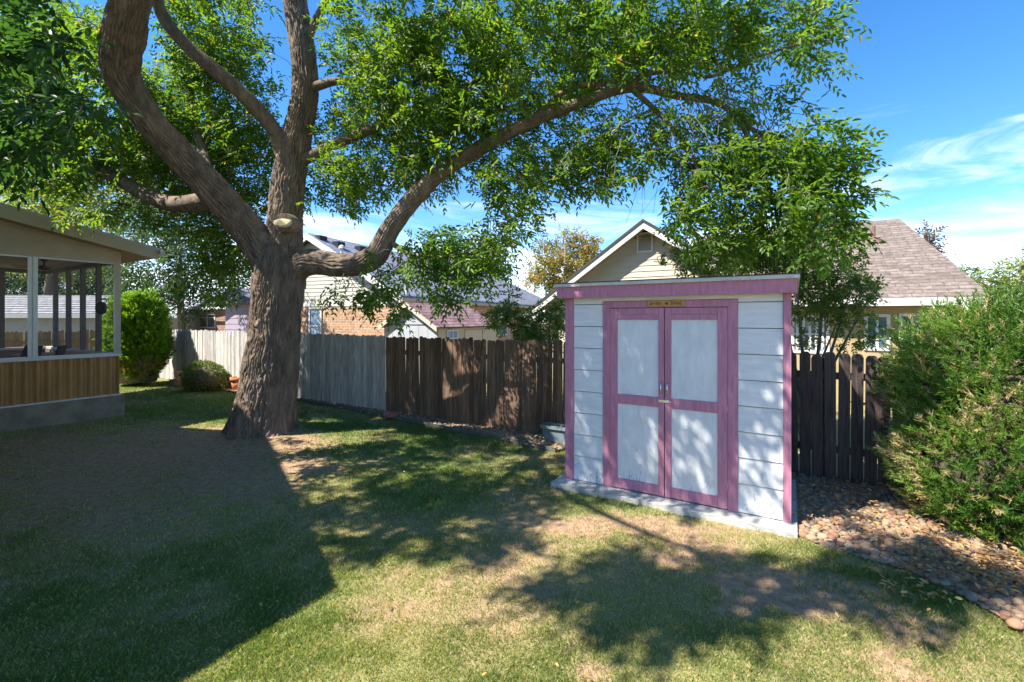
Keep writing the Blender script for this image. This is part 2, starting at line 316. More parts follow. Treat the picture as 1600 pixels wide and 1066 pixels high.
# ------------------------------------------------------------------ foliage makers
def leaf_quads(P, D, N, L, W):
    """folded six-point leaves: P base, D axis, N face normal -> V, F"""
    n = len(P); S = norm(np.cross(D, N)); L = np.broadcast_to(L, (n,))[:, None]; W = np.broadcast_to(W, (n,))[:, None]
    up = N * L * 0.10
    V = np.stack([P, P + D*L*0.30 + S*W*0.46 + up, P + D*L*0.66 + S*W*0.36 + up, P + D*L - N*L*0.06, P + D*L*0.66 - S*W*0.36 + up, P + D*L*0.30 - S*W*0.46 + up], 1)
    k = np.arange(n)[:, None] * 6
    F = np.concatenate([k + np.array([[0, 1, 2, 3]]), k + np.array([[0, 3, 4, 5]])], 0)
    return V.reshape(-1, 3), F
def ash_sprays(C, Q, scale=1.0, nl=6, pairs=3, L=0.10, seed=1, droop=0.35):
    """compound leaves round each spray centre C (s,3), pointing along Q"""
    r = np.random.default_rng(seed); s = len(C); scale = np.broadcast_to(scale, (s,))
    R = norm(Q[:, None, :] * 0.8 + r.normal(0, 0.75, (s, nl, 3)) + np.array([0, 0, -droop]))          # rachis
    B = C[:, None, :] + r.normal(0, 0.055, (s, nl, 3)) * scale[:, None, None]
    up = norm(np.array([0, 0, 1.0]) + r.normal(0, 0.45, (s, nl, 3)))
    S = norm(np.cross(R, up)); Nn = norm(np.cross(S, R))
    rl = (0.20 + 0.08 * r.random((s, nl, 1))) * scale[:, None, None]
    P, D, N, Ls = [], [], [], []
    for k in range(pairs * 2 + 1):
        if k == pairs * 2: t, sd = 1.0, 0.0
        else: t, sd = 0.30 + 0.62 * (k // 2) / max(pairs - 0.5, 1), (1 if k % 2 else -1)
        p = B + R * rl * t + np.array([0, 0, -1.0]) * (rl * t * t * 0.18)
        dd = norm(R * (0.75 if sd else 1.0) + S * sd * 0.9 + np.array([0, 0, -0.30]) + r.normal(0, 0.18, (s, nl, 3)))
        P.append(p); D.append(dd); N.append(norm(Nn + r.normal(0, 0.25, (s, nl, 3))))
        Ls.append(L * scale[:, None] * (0.75 + 0.5 * r.random((s, nl))))
    P, D, N, Ls = (np.concatenate([x.reshape(-1, 3) if x.ndim == 3 else x.reshape(-1) for x in y], 0) for y in (P, D, N, Ls))
    V, F = leaf_quads(P, D, N, Ls, Ls * 0.44)
    sp = np.tile(np.repeat(r.random(s), nl), pairs * 2 + 1)
    v = np.clip(0.55 * sp + 0.45 * r.random(len(P)), 0, 1) ; v = np.where(r.random(len(P)) > 0.985, 1.0, v * 0.93)
    return V, F, np.concatenate([v, v])
def needle_sprays(C, Q, nn=14, ln=0.16, nl=0.05, w=0.010, seed=1, flat=0.35, rbase=None):
    """small feathery conifer sprays: needles set along a short axis"""
    r = np.random.default_rng(seed); s = len(C)
    ax = norm(Q + r.normal(0, 0.25, (s, 3))); sd = norm(np.cross(ax, r.normal(0, 1, (s, 3)))); nr = np.cross(sd, ax)
    t = np.linspace(0.05, 1, nn)[None, :, None]; ph = r.random((s, nn, 1)) * 6.28
    P = C[:, None, :] + ax[:, None, :] * t * ln * (0.7 + 0.6 * r.random((s, 1, 1)))
    side = sd[:, None, :] * np.cos(ph) + nr[:, None, :] * np.sin(ph) * flat
    D = norm(ax[:, None, :] * 0.9 + side * 0.9 + r.normal(0, 0.12, (s, nn, 3)))
    S = norm(np.cross(D, r.normal(0, 1, (s, nn, 3)))); Ln = nl * (1.25 - 0.6 * t) * (0.7 + 0.6 * r.random((s, nn, 1)))
    V = np.stack([P - S * w, P + S * w, P + D * Ln + S * w * 0.5, P + D * Ln * 1.12, ], 2).reshape(-1, 3)
    k = np.arange(s * nn)[:, None] * 4; F = k + np.array([[0, 1, 2, 3]])
    base = r.random(s) if rbase is None else rbase
    v = np.repeat(base, nn) * 0.75 + 0.25 * r.random(s * nn)
    return V, F, v
def blob_points(blobs, dens, seed):
    """points inside pixel ellipses (px,py,rx,ry,Y0,Y1[,density]); the depth comes from the tree they hang on"""
    r = np.random.default_rng(seed); out = []
    for b in blobs:
        px, py, rx, ry, y0, y1 = b[:6]; k = b[6] if len(b) > 6 else 1.0
        ym = (y0 + y1) / 2; n = int(dens * k * math.pi * rx * ry * (ym / FPX) ** 2) + 1
        a = r.random(n) * 6.283; q = np.sqrt(r.random(n)) * (0.82 + 0.3 * r.random(n)); Y = y0 + (y1 - y0) * r.random(n)
        x = px + np.cos(a) * q * rx; y = py + np.sin(a) * q * ry
        out.append(np.stack([(x - 800) * Y / FPX, Y, CH - (y - HY) * Y / FPX], 1))
    return np.concatenate(out, 0)
def ell_points(c, rad, n, seed, shell=0.45, clump=0):
    r = np.random.default_rng(seed); d = norm(r.normal(0, 1, (n, 3)))
    q = shell + (1 - shell) * r.random(n) ** 0.6
    if clump: q = q * (0.78 + 0.34 * vnoise(d * clump + seed * 3.3, seed))
    return np.array(c) + d * q[:, None] * np.array(rad), d
def grow_twigs(nodes, targets, r0=0.012, r1=0.004, sides=4):
    """join every spray to the nearest wood already grown; thin bent tubes"""
    mb = MB(); nodes = np.array(nodes); d0 = np.min(np.linalg.norm(targets[:, None, :] - nodes[None, :, :], axis=2), 1)
    cap = np.zeros((len(nodes) + len(targets) * 2, 3)); cap[:len(nodes)] = nodes; n = len(nodes); nbase = n
    for i in np.argsort(d0):
        t = targets[i]; dd = np.linalg.norm(cap[:n] - t, axis=1); j = int(np.argmin(dd)); a = cap[j]; L = dd[j]
        if L > 2.6: cap[n] = t; n += 1; continue
        mid = (a + t) / 2 + np.array([random.uniform(-.1, .1) * L, random.uniform(-.1, .1) * L, 0.12 * L])
        rr = r0 if j < nbase else (r0 + r1) / 2
        mb.tube([a, mid, t], [rr * min(1, 0.5 + L), (rr + r1) / 2, r1], sides, False)
        cap[n] = mid; cap[n + 1] = t; n += 2
    return mb
def spline(pts, step):
    """Catmull-Rom through rows of numbers, resampled about every step metres"""
    P = np.array(pts, float); P = np.vstack([2 * P[0] - P[1], P, 2 * P[-1] - P[-2]]); out = []
    for i in range(1, len(P) - 2):
        n = max(2, int(np.linalg.norm(P[i+1, :3] - P[i, :3]) / step)); t = np.linspace(0, 1, n, endpoint=False)[:, None]
        a, b, c, d = P[i-1], P[i], P[i+1], P[i+2]
        out.append(0.5 * (2*b + (c - a)*t + (2*a - 5*b + 4*c - d)*t*t + (3*b - a - 3*c + d)*t**3))
    out.append(P[-2][None, :]); return np.vstack(out)
def bark_limb(name, ctrl, m, parent, step=0.025, sides=72, amp=0.014, cell=0.05, flare=0.0, knots=(), seed=0):
    """swept limb with furrowed bark pushed out of its surface; ctrl rows x,y,z,r"""
    S = spline(ctrl, step); p = S[:, :3]; r = S[:, 3]; n = len(p)
    T = norm(np.gradient(p, axis=0)); up = np.array([0.2, 0.95, 0.1]); fx, fy = [], []
    for i in range(n):
        sx = np.cross(T[i], up); sx /= np.linalg.norm(sx); up = np.cross(sx, T[i]); fx.append(sx); fy.append(up)
    fx, fy = np.array(fx), np.array(fy); s = np.concatenate([[0], np.cumsum(np.linalg.norm(np.diff(p, axis=0), axis=1))])
    th = np.linspace(0, 2 * math.pi, sides, endpoint=False)[None, :]
    cx, cy = np.cos(th), np.sin(th); R = np.broadcast_to(r[:, None], (n, sides)).copy()
    Q = np.stack([cx * r[:, None], cy * r[:, None], np.broadcast_to(s[:, None], (n, sides))], -1)
    rm = float(np.median(r[:max(4, n // 2)])); lobes = max(4, int(round(math.pi * rm / cell)))
    e1 = np.stack([cx * rm + 0 * r[:, None], cy * rm + 0 * r[:, None], Q[..., 2]], -1)
    ph = lobes * th + 2.6 * (vnoise(e1 * np.array([9, 9, 4.5]), seed) - .5) * 2 + 1.5 * (vnoise(e1 * np.array([22, 22, 11]), seed + 5) - .5) * 2
    rid = np.abs(np.sin(ph)) ** 0.75; brk = vnoise(e1 * np.array([16, 16, 9]), seed + 3); fine = vnoise(e1 * np.array([60, 60, 30]), seed + 2) - .5
    big = vnoise(Q * 2.2, seed + 9) - 0.5
    rid = rid * (0.55 + 0.45 * np.clip((brk - .25) * 3, 0, 1)) + 0.40 * fine
    R = R * (1 + 0.10 * big) + amp * (rid - 0.6) * np.clip(r[:, None] / 0.25, 0.3, 1)
    if flare:
        z = np.maximum(p[:, 2] - 0.0, 0)[:, None]
        R = R + r[:, None] * flare * np.exp(-z / 0.22) * (0.55 + 0.45 * np.cos(th * 5 + 1.0) + 0.25 * np.cos(th * 3 + 2.2))
    for (ks, kt, kr, kh) in knots:
        dth = np.angle(np.exp(1j * (th - kt))); R = R + kh * np.exp(-(((s[:, None] - ks) / kr) ** 2 + (dth * r[:, None] / kr) ** 2))
    V = p[:, None, :] + (fx[:, None, :] * cx[..., None] + fy[:, None, :] * cy[..., None]) * R[..., None]
    i = np.arange(n - 1)[:, None] * sides; j = np.arange(sides)[None, :]; j2 = (j + 1) % sides
    F = np.stack([i + j, i + j2, i + sides + j2, i + sides + j], -1).reshape(-1, 4)
    o = link_mesh(name, np_mesh(name, V.reshape(-1, 3), F, smooth=True), m, parent)
    return o, p

# ================================================================== THE SETTING: ground, lawn, stone beds
ff = Frame((gp(600, 645).x, gp(600, 645).y, 0))            # the back fence line
sh = Frame((0.663, 5.546, 0.05)); SHW = 2.324               # the garden shed's front left corner
C0 = gp(195, 648); hf = Frame((C0.x, C0.y, 0))              # the porch corner
def px_of(X, Y, Z=0.0): return 800 + X * FPX / Y, HY + (CH - Z) * FPX / Y
def inside(poly, X, Y):
    r = np.zeros(X.shape, bool); n = len(poly)
    for i in range(n):
        x0, y0 = poly[i]; x1, y1 = poly[(i + 1) % n]
        c = ((y0 > Y) != (y1 > Y)) & (X < (x1 - x0) * (Y - y0) / (y1 - y0 + 1e-12) + x0); r ^= c
    return r
g2 = lambda px, py: (gp(px, py).x, gp(px, py).y)
fl = lambda u, v=0.03: (ff.w(u, v, 0).x, ff.w(u, v, 0).y)
U_SH_L = ff.u_px(868); U_FAR = ff.u_px(237)
BED_L = [g2(470, 628), g2(560, 645), g2(640, 661), g2(700, 673), g2(790, 691), g2(868, 708), fl(U_SH_L + 0.5), fl(ff.u_px(470))]
BED_R = [g2(1237, 836), g2(1300, 862), g2(1420, 895), g2(1510, 938), g2(1570, 972), g2(1625, 1012), (3.5, 1.6), (8.0, 1.6), (8.0, 4.0), fl(6.6), fl(3.2), fl(ff.u_px(900)), (sh.w(-0.02, 0.6, 0).x, sh.w(-0.02, 0.6, 0).y)]
BED_F = [g2(268, 603), g2(300, 607), g2(350, 612), g2(400, 621), g2(470, 628), fl(ff.u_px(470)), fl(ff.u_px(262))]
def lawn_maps(X, Y):
    """grass density, lushness (0 straw .. 1 green) on the ground"""
    px, py = px_of(X, np.maximum(Y, 0.8))
    P = np.stack([X, Y, X * 0], -1)
    nz = vnoise(P * 1.3, 3) * 0.6 + vnoise(P * 4.5, 4) * 0.4
    dens = np.clip(0.55 + 1.1 * (nz - 0.35), 0.15, 1)
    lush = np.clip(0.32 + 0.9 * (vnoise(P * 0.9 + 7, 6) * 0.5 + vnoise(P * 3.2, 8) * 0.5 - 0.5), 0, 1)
    warp = (vnoise(P * 3.0 + 3, 12) - 0.5) * 1.3 + (vnoise(P * 9.0 + 3, 13) - 0.5) * 1.2
    def e(cx, cy, rx, ry, k=0.0):
        q = ((px - cx - (py - cy) * k) / rx) ** 2 + ((py - cy) / ry) ** 2 + warp
        return np.clip(1.4 - q, 0, 1)
    for a in ((1270, 925, 130, 34, 2.2, .93), (1180, 890, 40, 22, 1, .6), (1145, 948, 46, 24, 0, .75), (930, 1052, 42, 18, 0, .8), (1430, 985, 60, 26, 0, .6), (1250, 1010, 40, 16, 0, .5),
              (190, 725, 270, 60, 0, .82), (330, 692, 140, 24, 0, .90), (390, 750, 110, 36, 0, .72), (130, 800, 180, 45, 0, .68), (455, 690, 62, 14, 0, .9), (410, 684, 80, 14, 0, .95),
              (1010, 822, 150, 24, 1.2, .7), (690, 925, 18, 26, 0, .6), (870, 760, 46, 18, 0, .5), (560, 980, 34, 14, 0, .35), (500, 730, 30, 14, 0, .4), (1080, 860, 90, 22, 0, .6)):
        dens = dens * (1 - a[5] * e(*a[:5]))
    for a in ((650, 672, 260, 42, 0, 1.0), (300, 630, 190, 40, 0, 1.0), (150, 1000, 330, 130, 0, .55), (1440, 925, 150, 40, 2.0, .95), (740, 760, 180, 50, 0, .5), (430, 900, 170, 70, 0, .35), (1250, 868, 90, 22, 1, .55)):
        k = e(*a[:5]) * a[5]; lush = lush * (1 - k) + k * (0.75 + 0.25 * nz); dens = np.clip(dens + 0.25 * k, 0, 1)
    return dens, lush
# far ground
gm = bpy.data.materials.new('ground_far'); gm.use_nodes = True
gr = MB().poly([(-400, -60, -0.06), (400, -60, -0.06), (400, 700, -0.06), (-400, 700, -0.06)], [(0, 1, 2, 3)])
tag(gr.build('ground', mat('earth_far', (0.16, 0.15, 0.08), 0.95, 0.4, 0.6)), kind='structure')
# the lawn's soil: a fine grid with gentle bumps, colour from how much thatch covers it
def lawn_soil():
    x = np.arange(-15, 8.01, 0.1); y = np.arange(-2.0, 16.0, 0.1); X, Y = np.meshgrid(x, y)
    d, l = lawn_maps(X, Y); P = np.stack([X, Y, X * 0], -1)
    Z = (vnoise(P * 1.1, 21) - 0.5) * 0.03 + (vnoise(P * 6, 22) - 0.5) * 0.012 + (vnoise(P * 17, 23) - 0.5) * 0.010
    tr = np.hypot(X + 4.35, Y - 7.9); Z = Z + 0.06 * np.exp(-(tr / 0.9) ** 2)
    nx, ny = X.shape[1], X.shape[0]; k = (np.arange(ny - 1)[:, None] * nx + np.arange(nx - 1)[None, :]).ravel()
    F = np.stack([k, k + 1, k + nx + 1, k + nx], 1)
    me = np_mesh('lawn', np.stack([X, Y, Z], -1).reshape(-1, 3), F, smooth=True)
    for nm, arr in (('dens', d), ('lush', l)):
        a = me.attributes.new(nm, 'FLOAT', 'POINT'); a.data.foreach_set('value', arr.astype(np.float32).ravel())
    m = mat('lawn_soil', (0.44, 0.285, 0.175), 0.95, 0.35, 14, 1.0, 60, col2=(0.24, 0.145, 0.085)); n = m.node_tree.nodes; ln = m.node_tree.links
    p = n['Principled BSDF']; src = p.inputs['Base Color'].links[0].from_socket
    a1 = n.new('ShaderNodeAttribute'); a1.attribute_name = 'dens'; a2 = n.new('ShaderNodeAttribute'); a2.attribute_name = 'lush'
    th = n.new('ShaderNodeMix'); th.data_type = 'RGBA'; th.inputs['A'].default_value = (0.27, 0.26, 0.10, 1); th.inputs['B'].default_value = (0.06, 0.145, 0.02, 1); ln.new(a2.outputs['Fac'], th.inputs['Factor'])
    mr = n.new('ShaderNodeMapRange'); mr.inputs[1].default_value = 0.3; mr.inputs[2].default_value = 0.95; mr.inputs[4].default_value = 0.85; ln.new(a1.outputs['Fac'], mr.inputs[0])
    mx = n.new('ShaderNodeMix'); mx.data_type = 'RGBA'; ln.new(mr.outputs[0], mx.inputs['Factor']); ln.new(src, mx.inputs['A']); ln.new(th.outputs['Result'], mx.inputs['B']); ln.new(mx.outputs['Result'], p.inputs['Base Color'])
    return tag(link_mesh('lawn', me, m), kind='structure')
lawn_soil()
def soil_z(X, Y):
    P = np.stack([X, Y, X * 0], -1)
    return (vnoise(P * 1.1, 21) - 0.5) * 0.03 + (vnoise(P * 6, 22) - 0.5) * 0.012 + 0.06 * np.exp(-(np.hypot(X + 4.35, Y - 7.9) / 0.9) ** 2)
PAD = (-0.10, SHW + 0.06, -0.22, 1.4)                        # the shed's slab in shed coordinates
def grass_field():
    Xs, Ys = [], []
    for (y0, y1, n) in ((-0.6, 1.9, 3000), (1.9, 3.0, 30000), (3.0, 4.2, 18000), (4.2, 6.0, 8500), (6.0, 8.5, 3600), (8.5, 14.5, 1400)):
        m_ = 1.0 if y1 < 2.5 or y1 > 6 else 0.4; x0, x1 = max(-1.16 * y1 - m_, -14), min(1.16 * y1 + m_, 5.5); k = int(n * (y1 - y0) * (x1 - x0))
        Xs.append(RNG.uniform(x0, x1, k)); Ys.append(RNG.uniform(y0, y1, k))
    X, Y = np.concatenate(Xs), np.concatenate(Ys)
    px, py = px_of(X, np.maximum(Y, .8)); d, l = lawn_maps(X, Y)
    tuft = vnoise(np.stack([X * 14, Y * 14, X * 0], -1), 31)
    keep = (RNG.random(len(X)) < np.clip(d * (0.45 + 1.0 * tuft), 0, 1)) 
    jx, jy = (vnoise(np.stack([X * 7, Y * 7, X * 0], -1), 51) - .5) * .34, (vnoise(np.stack([X * 7, Y * 7, X * 0 + 9], -1), 52) - .5) * .34
    for b in (BED_L, BED_R, BED_F): keep &= ~inside(b, X + jx, Y + jy)
    rx, ry = X - sh.o.x, Y - sh.o.y; u = rx * sh.d.x + ry * sh.d.y; v = rx * sh.b.x + ry * sh.b.y
    keep &= ~((u > PAD[0] - .02) & (u < PAD[1] + .02) & (v > PAD[2] - .02) & (v < 2.0))
    rx, ry = X - C0.x, Y - C0.y; u = rx * hf.d.x + ry * hf.d.y; v = rx * hf.b.x + ry * hf.b.y
    keep &= ~((u < 0.02) & (v < 0.02))
    rx, ry = X - ff.o.x, Y - ff.o.y; keep &= (rx * ff.b.x + ry * ff.b.y) < -0.06
    keep &= np.hypot(X + 4.35, Y - 7.9) > 0.68
    X, Y, d, l = X[keep], Y[keep], d[keep], l[keep]; n = len(X); r = RNG
    h = (0.014 + 0.022 * r.random(n)) * (0.70 + 0.60 * l) * (1 + 0.25 * np.clip(Y - 4, 0, 6) / 6)
    w = (0.0011 + 0.0009 * r.random(n)) * np.clip(Y / 3.4, 0.85, 2.6)
    a = r.random(n) * 6.283; ca, sa = np.cos(a), np.sin(a); lean = (0.2 + 0.65 * r.random(n)) * h; b = r.random(n) * 6.283
    B = np.stack([X, Y, soil_z(X, Y) - 0.004], -1); S = np.stack([ca * w, sa * w, 0 * w], -1); Ld = np.stack([np.cos(b) * lean, np.sin(b) * lean, 0 * b], -1)
    Z = np.stack([0 * h, 0 * h, h], -1)
    V = np.stack([B - S, B + S, B + S * 0.8 + Ld * 0.35 + Z * 0.6, B + Ld + Z], 1).reshape(-1, 3)
    F = np.arange(n)[:, None] * 4 + np.array([[0, 1, 2, 3]])
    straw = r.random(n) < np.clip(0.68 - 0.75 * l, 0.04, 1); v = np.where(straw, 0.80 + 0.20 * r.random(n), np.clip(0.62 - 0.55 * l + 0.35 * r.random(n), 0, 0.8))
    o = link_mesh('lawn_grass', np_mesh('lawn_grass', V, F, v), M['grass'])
    return tag(o, 'short patchy lawn grass, straw in the sun and green in the shade', 'grass', kind='stuff')
grass_field()

# stone beds
def bed(name, poly, z, m):
    o = MB().poly([(x, y, z) for x, y in poly], [tuple(range(len(poly)))]).build(name, m); return tag(o, kind='structure')
bed_l = bed('stone_bed', BED_L, 0.035, M['soil_dry']); bed_r = bed('stone_bed', BED_R, 0.020, M['soil_dry']); bed_f = bed('gravel_bed', BED_F, 0.034, M['soil_dry'])
def pebble(seed):
    import bmesh
    bm = bmesh.new(); bmesh.ops.create_icosphere(bm, subdivisions=2, radius=1.0); r = np.random.default_rng(seed); o = r.random(3) * 50
    for v in bm.verts:
        k = 0.78 + 0.45 * vnoise(np.array(v.co) * 1.1 + o, 5); v.co = Vector((v.co.x * k, v.co.y * k * 0.78, v.co.z * k * 0.52))
        if seed % 3 == 0: v.co.z = max(v.co.z, -0.3)
    me = bpy.data.meshes.new('stone'); bm.to_mesh(me); bm.free(); me.polygons.foreach_set('use_smooth', [True] * len(me.polygons)); return me
STONES = [(pebble(i), [M['stone'], M['stone_grey'], M['stone'], M['stone_rust'], M['stone']][i % 5]) for i in range(10)]
for me, m in STONES: me.materials.append(m)
def scatter_stones(poly, parent, n, r0, r1, nparts, seed, z0):
    r = np.random.default_rng(seed); xs = [p[0] for p in poly]; ys = [p[1] for p in poly]; pts = []
    X = r.uniform(min(xs), min(max(xs), 5.4), n * 12); Y = r.uniform(min(ys), max(ys), n * 12); px, py = px_of(X, np.maximum(Y, 0.5))
    ok = inside(poly, X, Y) & (px > -30) & (px < 1650) & (py < 1100) & (Y > 1.6)
    rx, ry = X - sh.o.x, Y - sh.o.y; u = rx * sh.d.x + ry * sh.d.y; v = rx * sh.b.x + ry * sh.b.y
    ok &= ~((u > PAD[0] - .03) & (u < PAD[1] + .03) & (v > PAD[2] - .03) & (v < PAD[3]))
    X, Y = X[ok], Y[ok]; grid = {}; out = []
    R = r0 + (r1 - r0) * r.random(len(X)) ** 1.7
    for i in np.argsort(-R):
        if len(out) >= n: break
        c = (int(X[i] / r1 / 2), int(Y[i] / r1 / 2)); bad = False
        for a in (-1, 0, 1):
            for b in (-1, 0, 1):
                for j in grid.get((c[0] + a, c[1] + b), ()):
                    if math.hypot(X[i] - X[j], Y[i] - Y[j]) < 0.66 * (R[i] + R[j]): bad = True
        if bad: continue
        grid.setdefault(c, []).append(i); out.append(i)
    out.sort(key=lambda i: -R[i] / Y[i]); groups = {}
    for k, i in enumerate(out):
        t = int(r.integers(0, len(STONES))); me, m = STONES[t]; s = R[i]
        mt = Matrix.Translation((X[i], Y[i], z0 + s * 0.10)) @ Matrix.Rotation(r.random() * 6.28, 4, 'Z') @ Matrix.Rotation(r.normal(0, .25), 4, 'X') @ Matrix.Diagonal((s, s, s * (0.8 + 0.5 * r.random()), 1))
        if k < nparts:
            o = bpy.data.objects.new('stone', me); COL.objects.link(o); o.parent = parent; o.matrix_basis = mt
        else: groups.setdefault(t % 5, []).append((me, mt))
    for t, g in groups.items():
        Vs, Fs, k = [], [], 0
        for me, mt in g:
            co = np.empty(len(me.vertices) * 3); me.vertices.foreach_get('co', co); A = np.array(mt)
            Vs.append(co.reshape(-1, 3) @ A[:3, :3].T + A[:3, 3]); fv = np.empty(len(me.polygons) * 3, np.int32); me.polygons.foreach_get('vertices', fv); Fs.append(fv.reshape(-1, 3) + k); k += len(me.vertices)
        o = link_mesh('small_stones', np_mesh('small_stones', np.vstack(Vs), np.vstack(Fs), smooth=True), STONES[t][1], parent); tag(o, kind='stuff')
scatter_stones(BED_R, bed_r, 3200, 0.016, 0.046, 300, 5, 0.024)
scatter_stones(BED_L, bed_l, 2200, 0.018, 0.05, 120, 6, 0.035)
scatter_stones(BED_F, bed_f, 350, 0.02, 0.05, 0, 8, 0.034)
# steel edging along the lawn
ed = MB(); E = [Vector((*p, 0)) for p in BED_L[:6]]
for a, b in zip(E, E[1:]):
    nrm = Vector((-(b - a).y, (b - a).x, 0)).normalized() * 0.008
    ed.prism([a - nrm, b - nrm, b + nrm, a + nrm], [p + Vector((0, 0, 0.075)) for p in (a - nrm, b - nrm, b + nrm, a + nrm)])
tag(ed.build('lawn_edging', M['edging']), 'dark thin lawn edging strip between grass and stones along the fence', 'edging')
# dry leaves
def litter(name, pts, size, label, seed):
    r = np.random.default_rng(seed); n = len(pts); D = r.normal(0, 1, (n, 3)); D[:, 2] *= 0.25; N = norm(np.array([0, 0, 1.0]) + r.normal(0, 0.35, (n, 3)))
    D = norm(D); V, F = leaf_quads(pts, D, N, size * (0.6 + 0.8 * r.random(n)), size * 0.5)
    v = r.random(n); tag(link_mesh(name, np_mesh(name, V, F, np.concatenate([v, v])), M['litter']), label, 'leaves', kind='stuff')
def litter_pts(spots, seed, z):
    r = np.random.default_rng(seed); out = []
    for px, py, rx, ry, n in spots:
        a = r.random(n) * 6.28; q = np.sqrt(r.random(n)) * 1.15; 
        for x, y in zip(px + np.cos(a) * q * rx, py + np.sin(a) * q * ry): p = gp(x, y); out.append((p.x, p.y, z + 0.02 * r.random()))
    return np.array(out)
litter('fallen_leaves', litter_pts([(1500, 885, 90, 28, 230), (1565, 910, 50, 28, 160), (1410, 840, 60, 26, 80), (1330, 765, 70, 16, 90), (1300, 800, 70, 34, 140), (1480, 920, 100, 30, 120)], 3, 0.075), 0.045, 'dry brown leaves caught under the juniper on the stones', 4)
litter('lawn_leaves', litter_pts([(300, 830, 330, 150, 50), (900, 950, 500, 110, 34), (250, 700, 180, 40, 30), (700, 720, 200, 40, 25)], 5, 0.03), 0.032, 'scattered fallen leaves lying on the lawn', 6)

# ================================================================== GARDEN SHED
def shed():
    R = thing('garden_shed', sh.o, 'white garden shed with mauve trim and double doors standing on a concrete slab', 'shed', ANG)
    U = lambda px: sh.u_px(px); Z = lambda px, py: sh.z_px(sh.u_px(px), 0, py)
    ZT = 2.30; D = 1.32
    z0 = 0.0
    fu0, fu1 = U(942), U(1153); lu0, lu1, lm = U(954), U(1137), U(1038.5)
    # walls
    MB().box(0.02, 0.04, 0.03, D, z0, ZT - .05).build('side_wall', M['shed_white'], R)
    MB().box(SHW - 0.04, SHW - 0.02, 0.03, D, z0, ZT - .05).build('side_wall', M['shed_white'], R)
    MB().box(0.02, SHW - 0.02, D, D + 0.02, z0, ZT - .1).build('back_wall', M['shed_white'], R)
    MB().box(0.04, SHW - 0.04, 0.026, 0.045, z0 + .01, ZT - .03).build('front_sheathing', M['dark_trim'], R)
    # corner posts
    for a, b in ((0.0, U(896.5) + 0.0), (U(1224), SHW)):
        MB().box(a, b, -0.012, 0.022, z0, 2.197).build('corner_post', M['mauve'], R, bevel=0.003)
    for xx in (-0.012, SHW - 0.012 + 0.012):
        MB().box(xx, xx + 0.012, -0.012, 0.09, z0, 2.196).build('corner_post_side', M['mauve'], R)
    # lap siding, each board wedge shaped
    zs = [2.104 - 0.2595 * k for k in range(9)] ; zs = [2.197] + zs[:8] + [0.0]
    for a, b in ((U(896.5) + .002, fu0 - .002), (fu1 + .002, U(1224) - .002)):
        for zt, zb in zip(zs, zs[1:]):
            o0, o1 = random.uniform(0, .002), random.uniform(0, .002)
            MB().prism([(a, 0.024, zb + .008), (b, 0.024, zb + .008), (b, 0.004 - o1, zb + .008), (a, 0.004 - o0, zb + .008)],
                       [(a, 0.024, zt), (b, 0.024, zt), (b, 0.013, zt), (a, 0.013, zt)]).build('siding_board', M['shed_white'], R)
    MB().box(fu0 - .002, fu1 + .002, 0.006, 0.024, 2.145, 2.197).build('head_board', M['shed_white'], R)
    # door frame
    zf = 2.14
    MB().box(fu0, lu0 - .003, -0.006, 0.022, z0, zf).build('door_jamb', M['mauve'], R, bevel=.002)
    MB().box(lu1 + .003, fu1, -0.006, 0.022, z0, zf).build('door_jamb', M['mauve'], R, bevel=.002)
    MB().box(lu0 - .003, lu1 + .003, -0.0055, 0.022, 2.065, zf).build('door_header', M['mauve'], R, bevel=.002)
    # two leaves
    for a, b, s0, s1, side in ((lu0, lm - .005, U(965) - lu0, lm - .005 - U(1029), 0), (lm + .005, lu1, U(1049) - lm - .005, lu1 - U(1121.5), 1)):
        leaf = MB().box(a, b, 0.006, 0.022, 0.012, 2.058).build('door', M['shed_panel'], R)
        za, zb, zc, zd = 0.125, 0.975, 1.085, 1.93
        MB().box(a, a + s0, -0.012, 0.006, 0.012, 2.058).build('stile', M['mauve'], leaf, bevel=.002)
        MB().box(b - s1, b, -0.012, 0.006, 0.012, 2.058).build('stile', M['mauve'], leaf, bevel=.002)
        for q0, q1 in ((0.014, za), (zb, zc), (zd, 1.985), (1.988, 2.056)):
            MB().box(a + s0 + .001, b - s1 - .001, -0.0105, 0.006, q0, q1).build('rail', M['mauve'], leaf, bevel=.002)
        MB().box(a + s0 + .001, b - s1 - .001, 0.002, 0.0058, zc + .001, zd - .001).build('panel', M['shed_panel'], leaf)
        MB().box(a + s0 + .001, b - s1 - .001, 0.002, 0.0058, za + .001, zb - .001).build('panel', M['shed_panel'], leaf)
        hx = (b - s1 * 0.45) if side == 0 else (a + s0 * 0.45)
        MB().tube([(hx, -0.012, 1.13), (hx, -0.045, 1.145), (hx, -0.045, 1.235), (hx, -0.012, 1.25)], 0.007, 8).build('door_pull', M['chrome'], leaf, True)
        ex = a - .004 if side == 0 else b + .004
        for hz in (0.25, 1.04, 1.84):
            MB().tube([(ex, -0.016, hz - .035), (ex, -0.016, hz + .035)], 0.006, 8).build('hinge', M['mauve'], leaf)
    MB().box(lm - 0.06, lm + 0.055, -0.022, -0.0125, 1.035, 1.062).tube([(lm + .03, -0.035, 1.05), (lm + .075, -0.035, 1.05)], 0.008, 8).build('hasp', M['chrome'], R)
    # fascia, soffit, roof
    MB().box(-0.075, SHW + 0.055, -0.115, -0.09, 2.185, 2.318).build('fascia', M['mauve'], R, bevel=.003)
    for xx in (-0.074, SHW + 0.034): MB().box(xx, xx + .02, -0.0895, D + .03, 2.19, 2.316).build('side_fascia', M['mauve'], R)
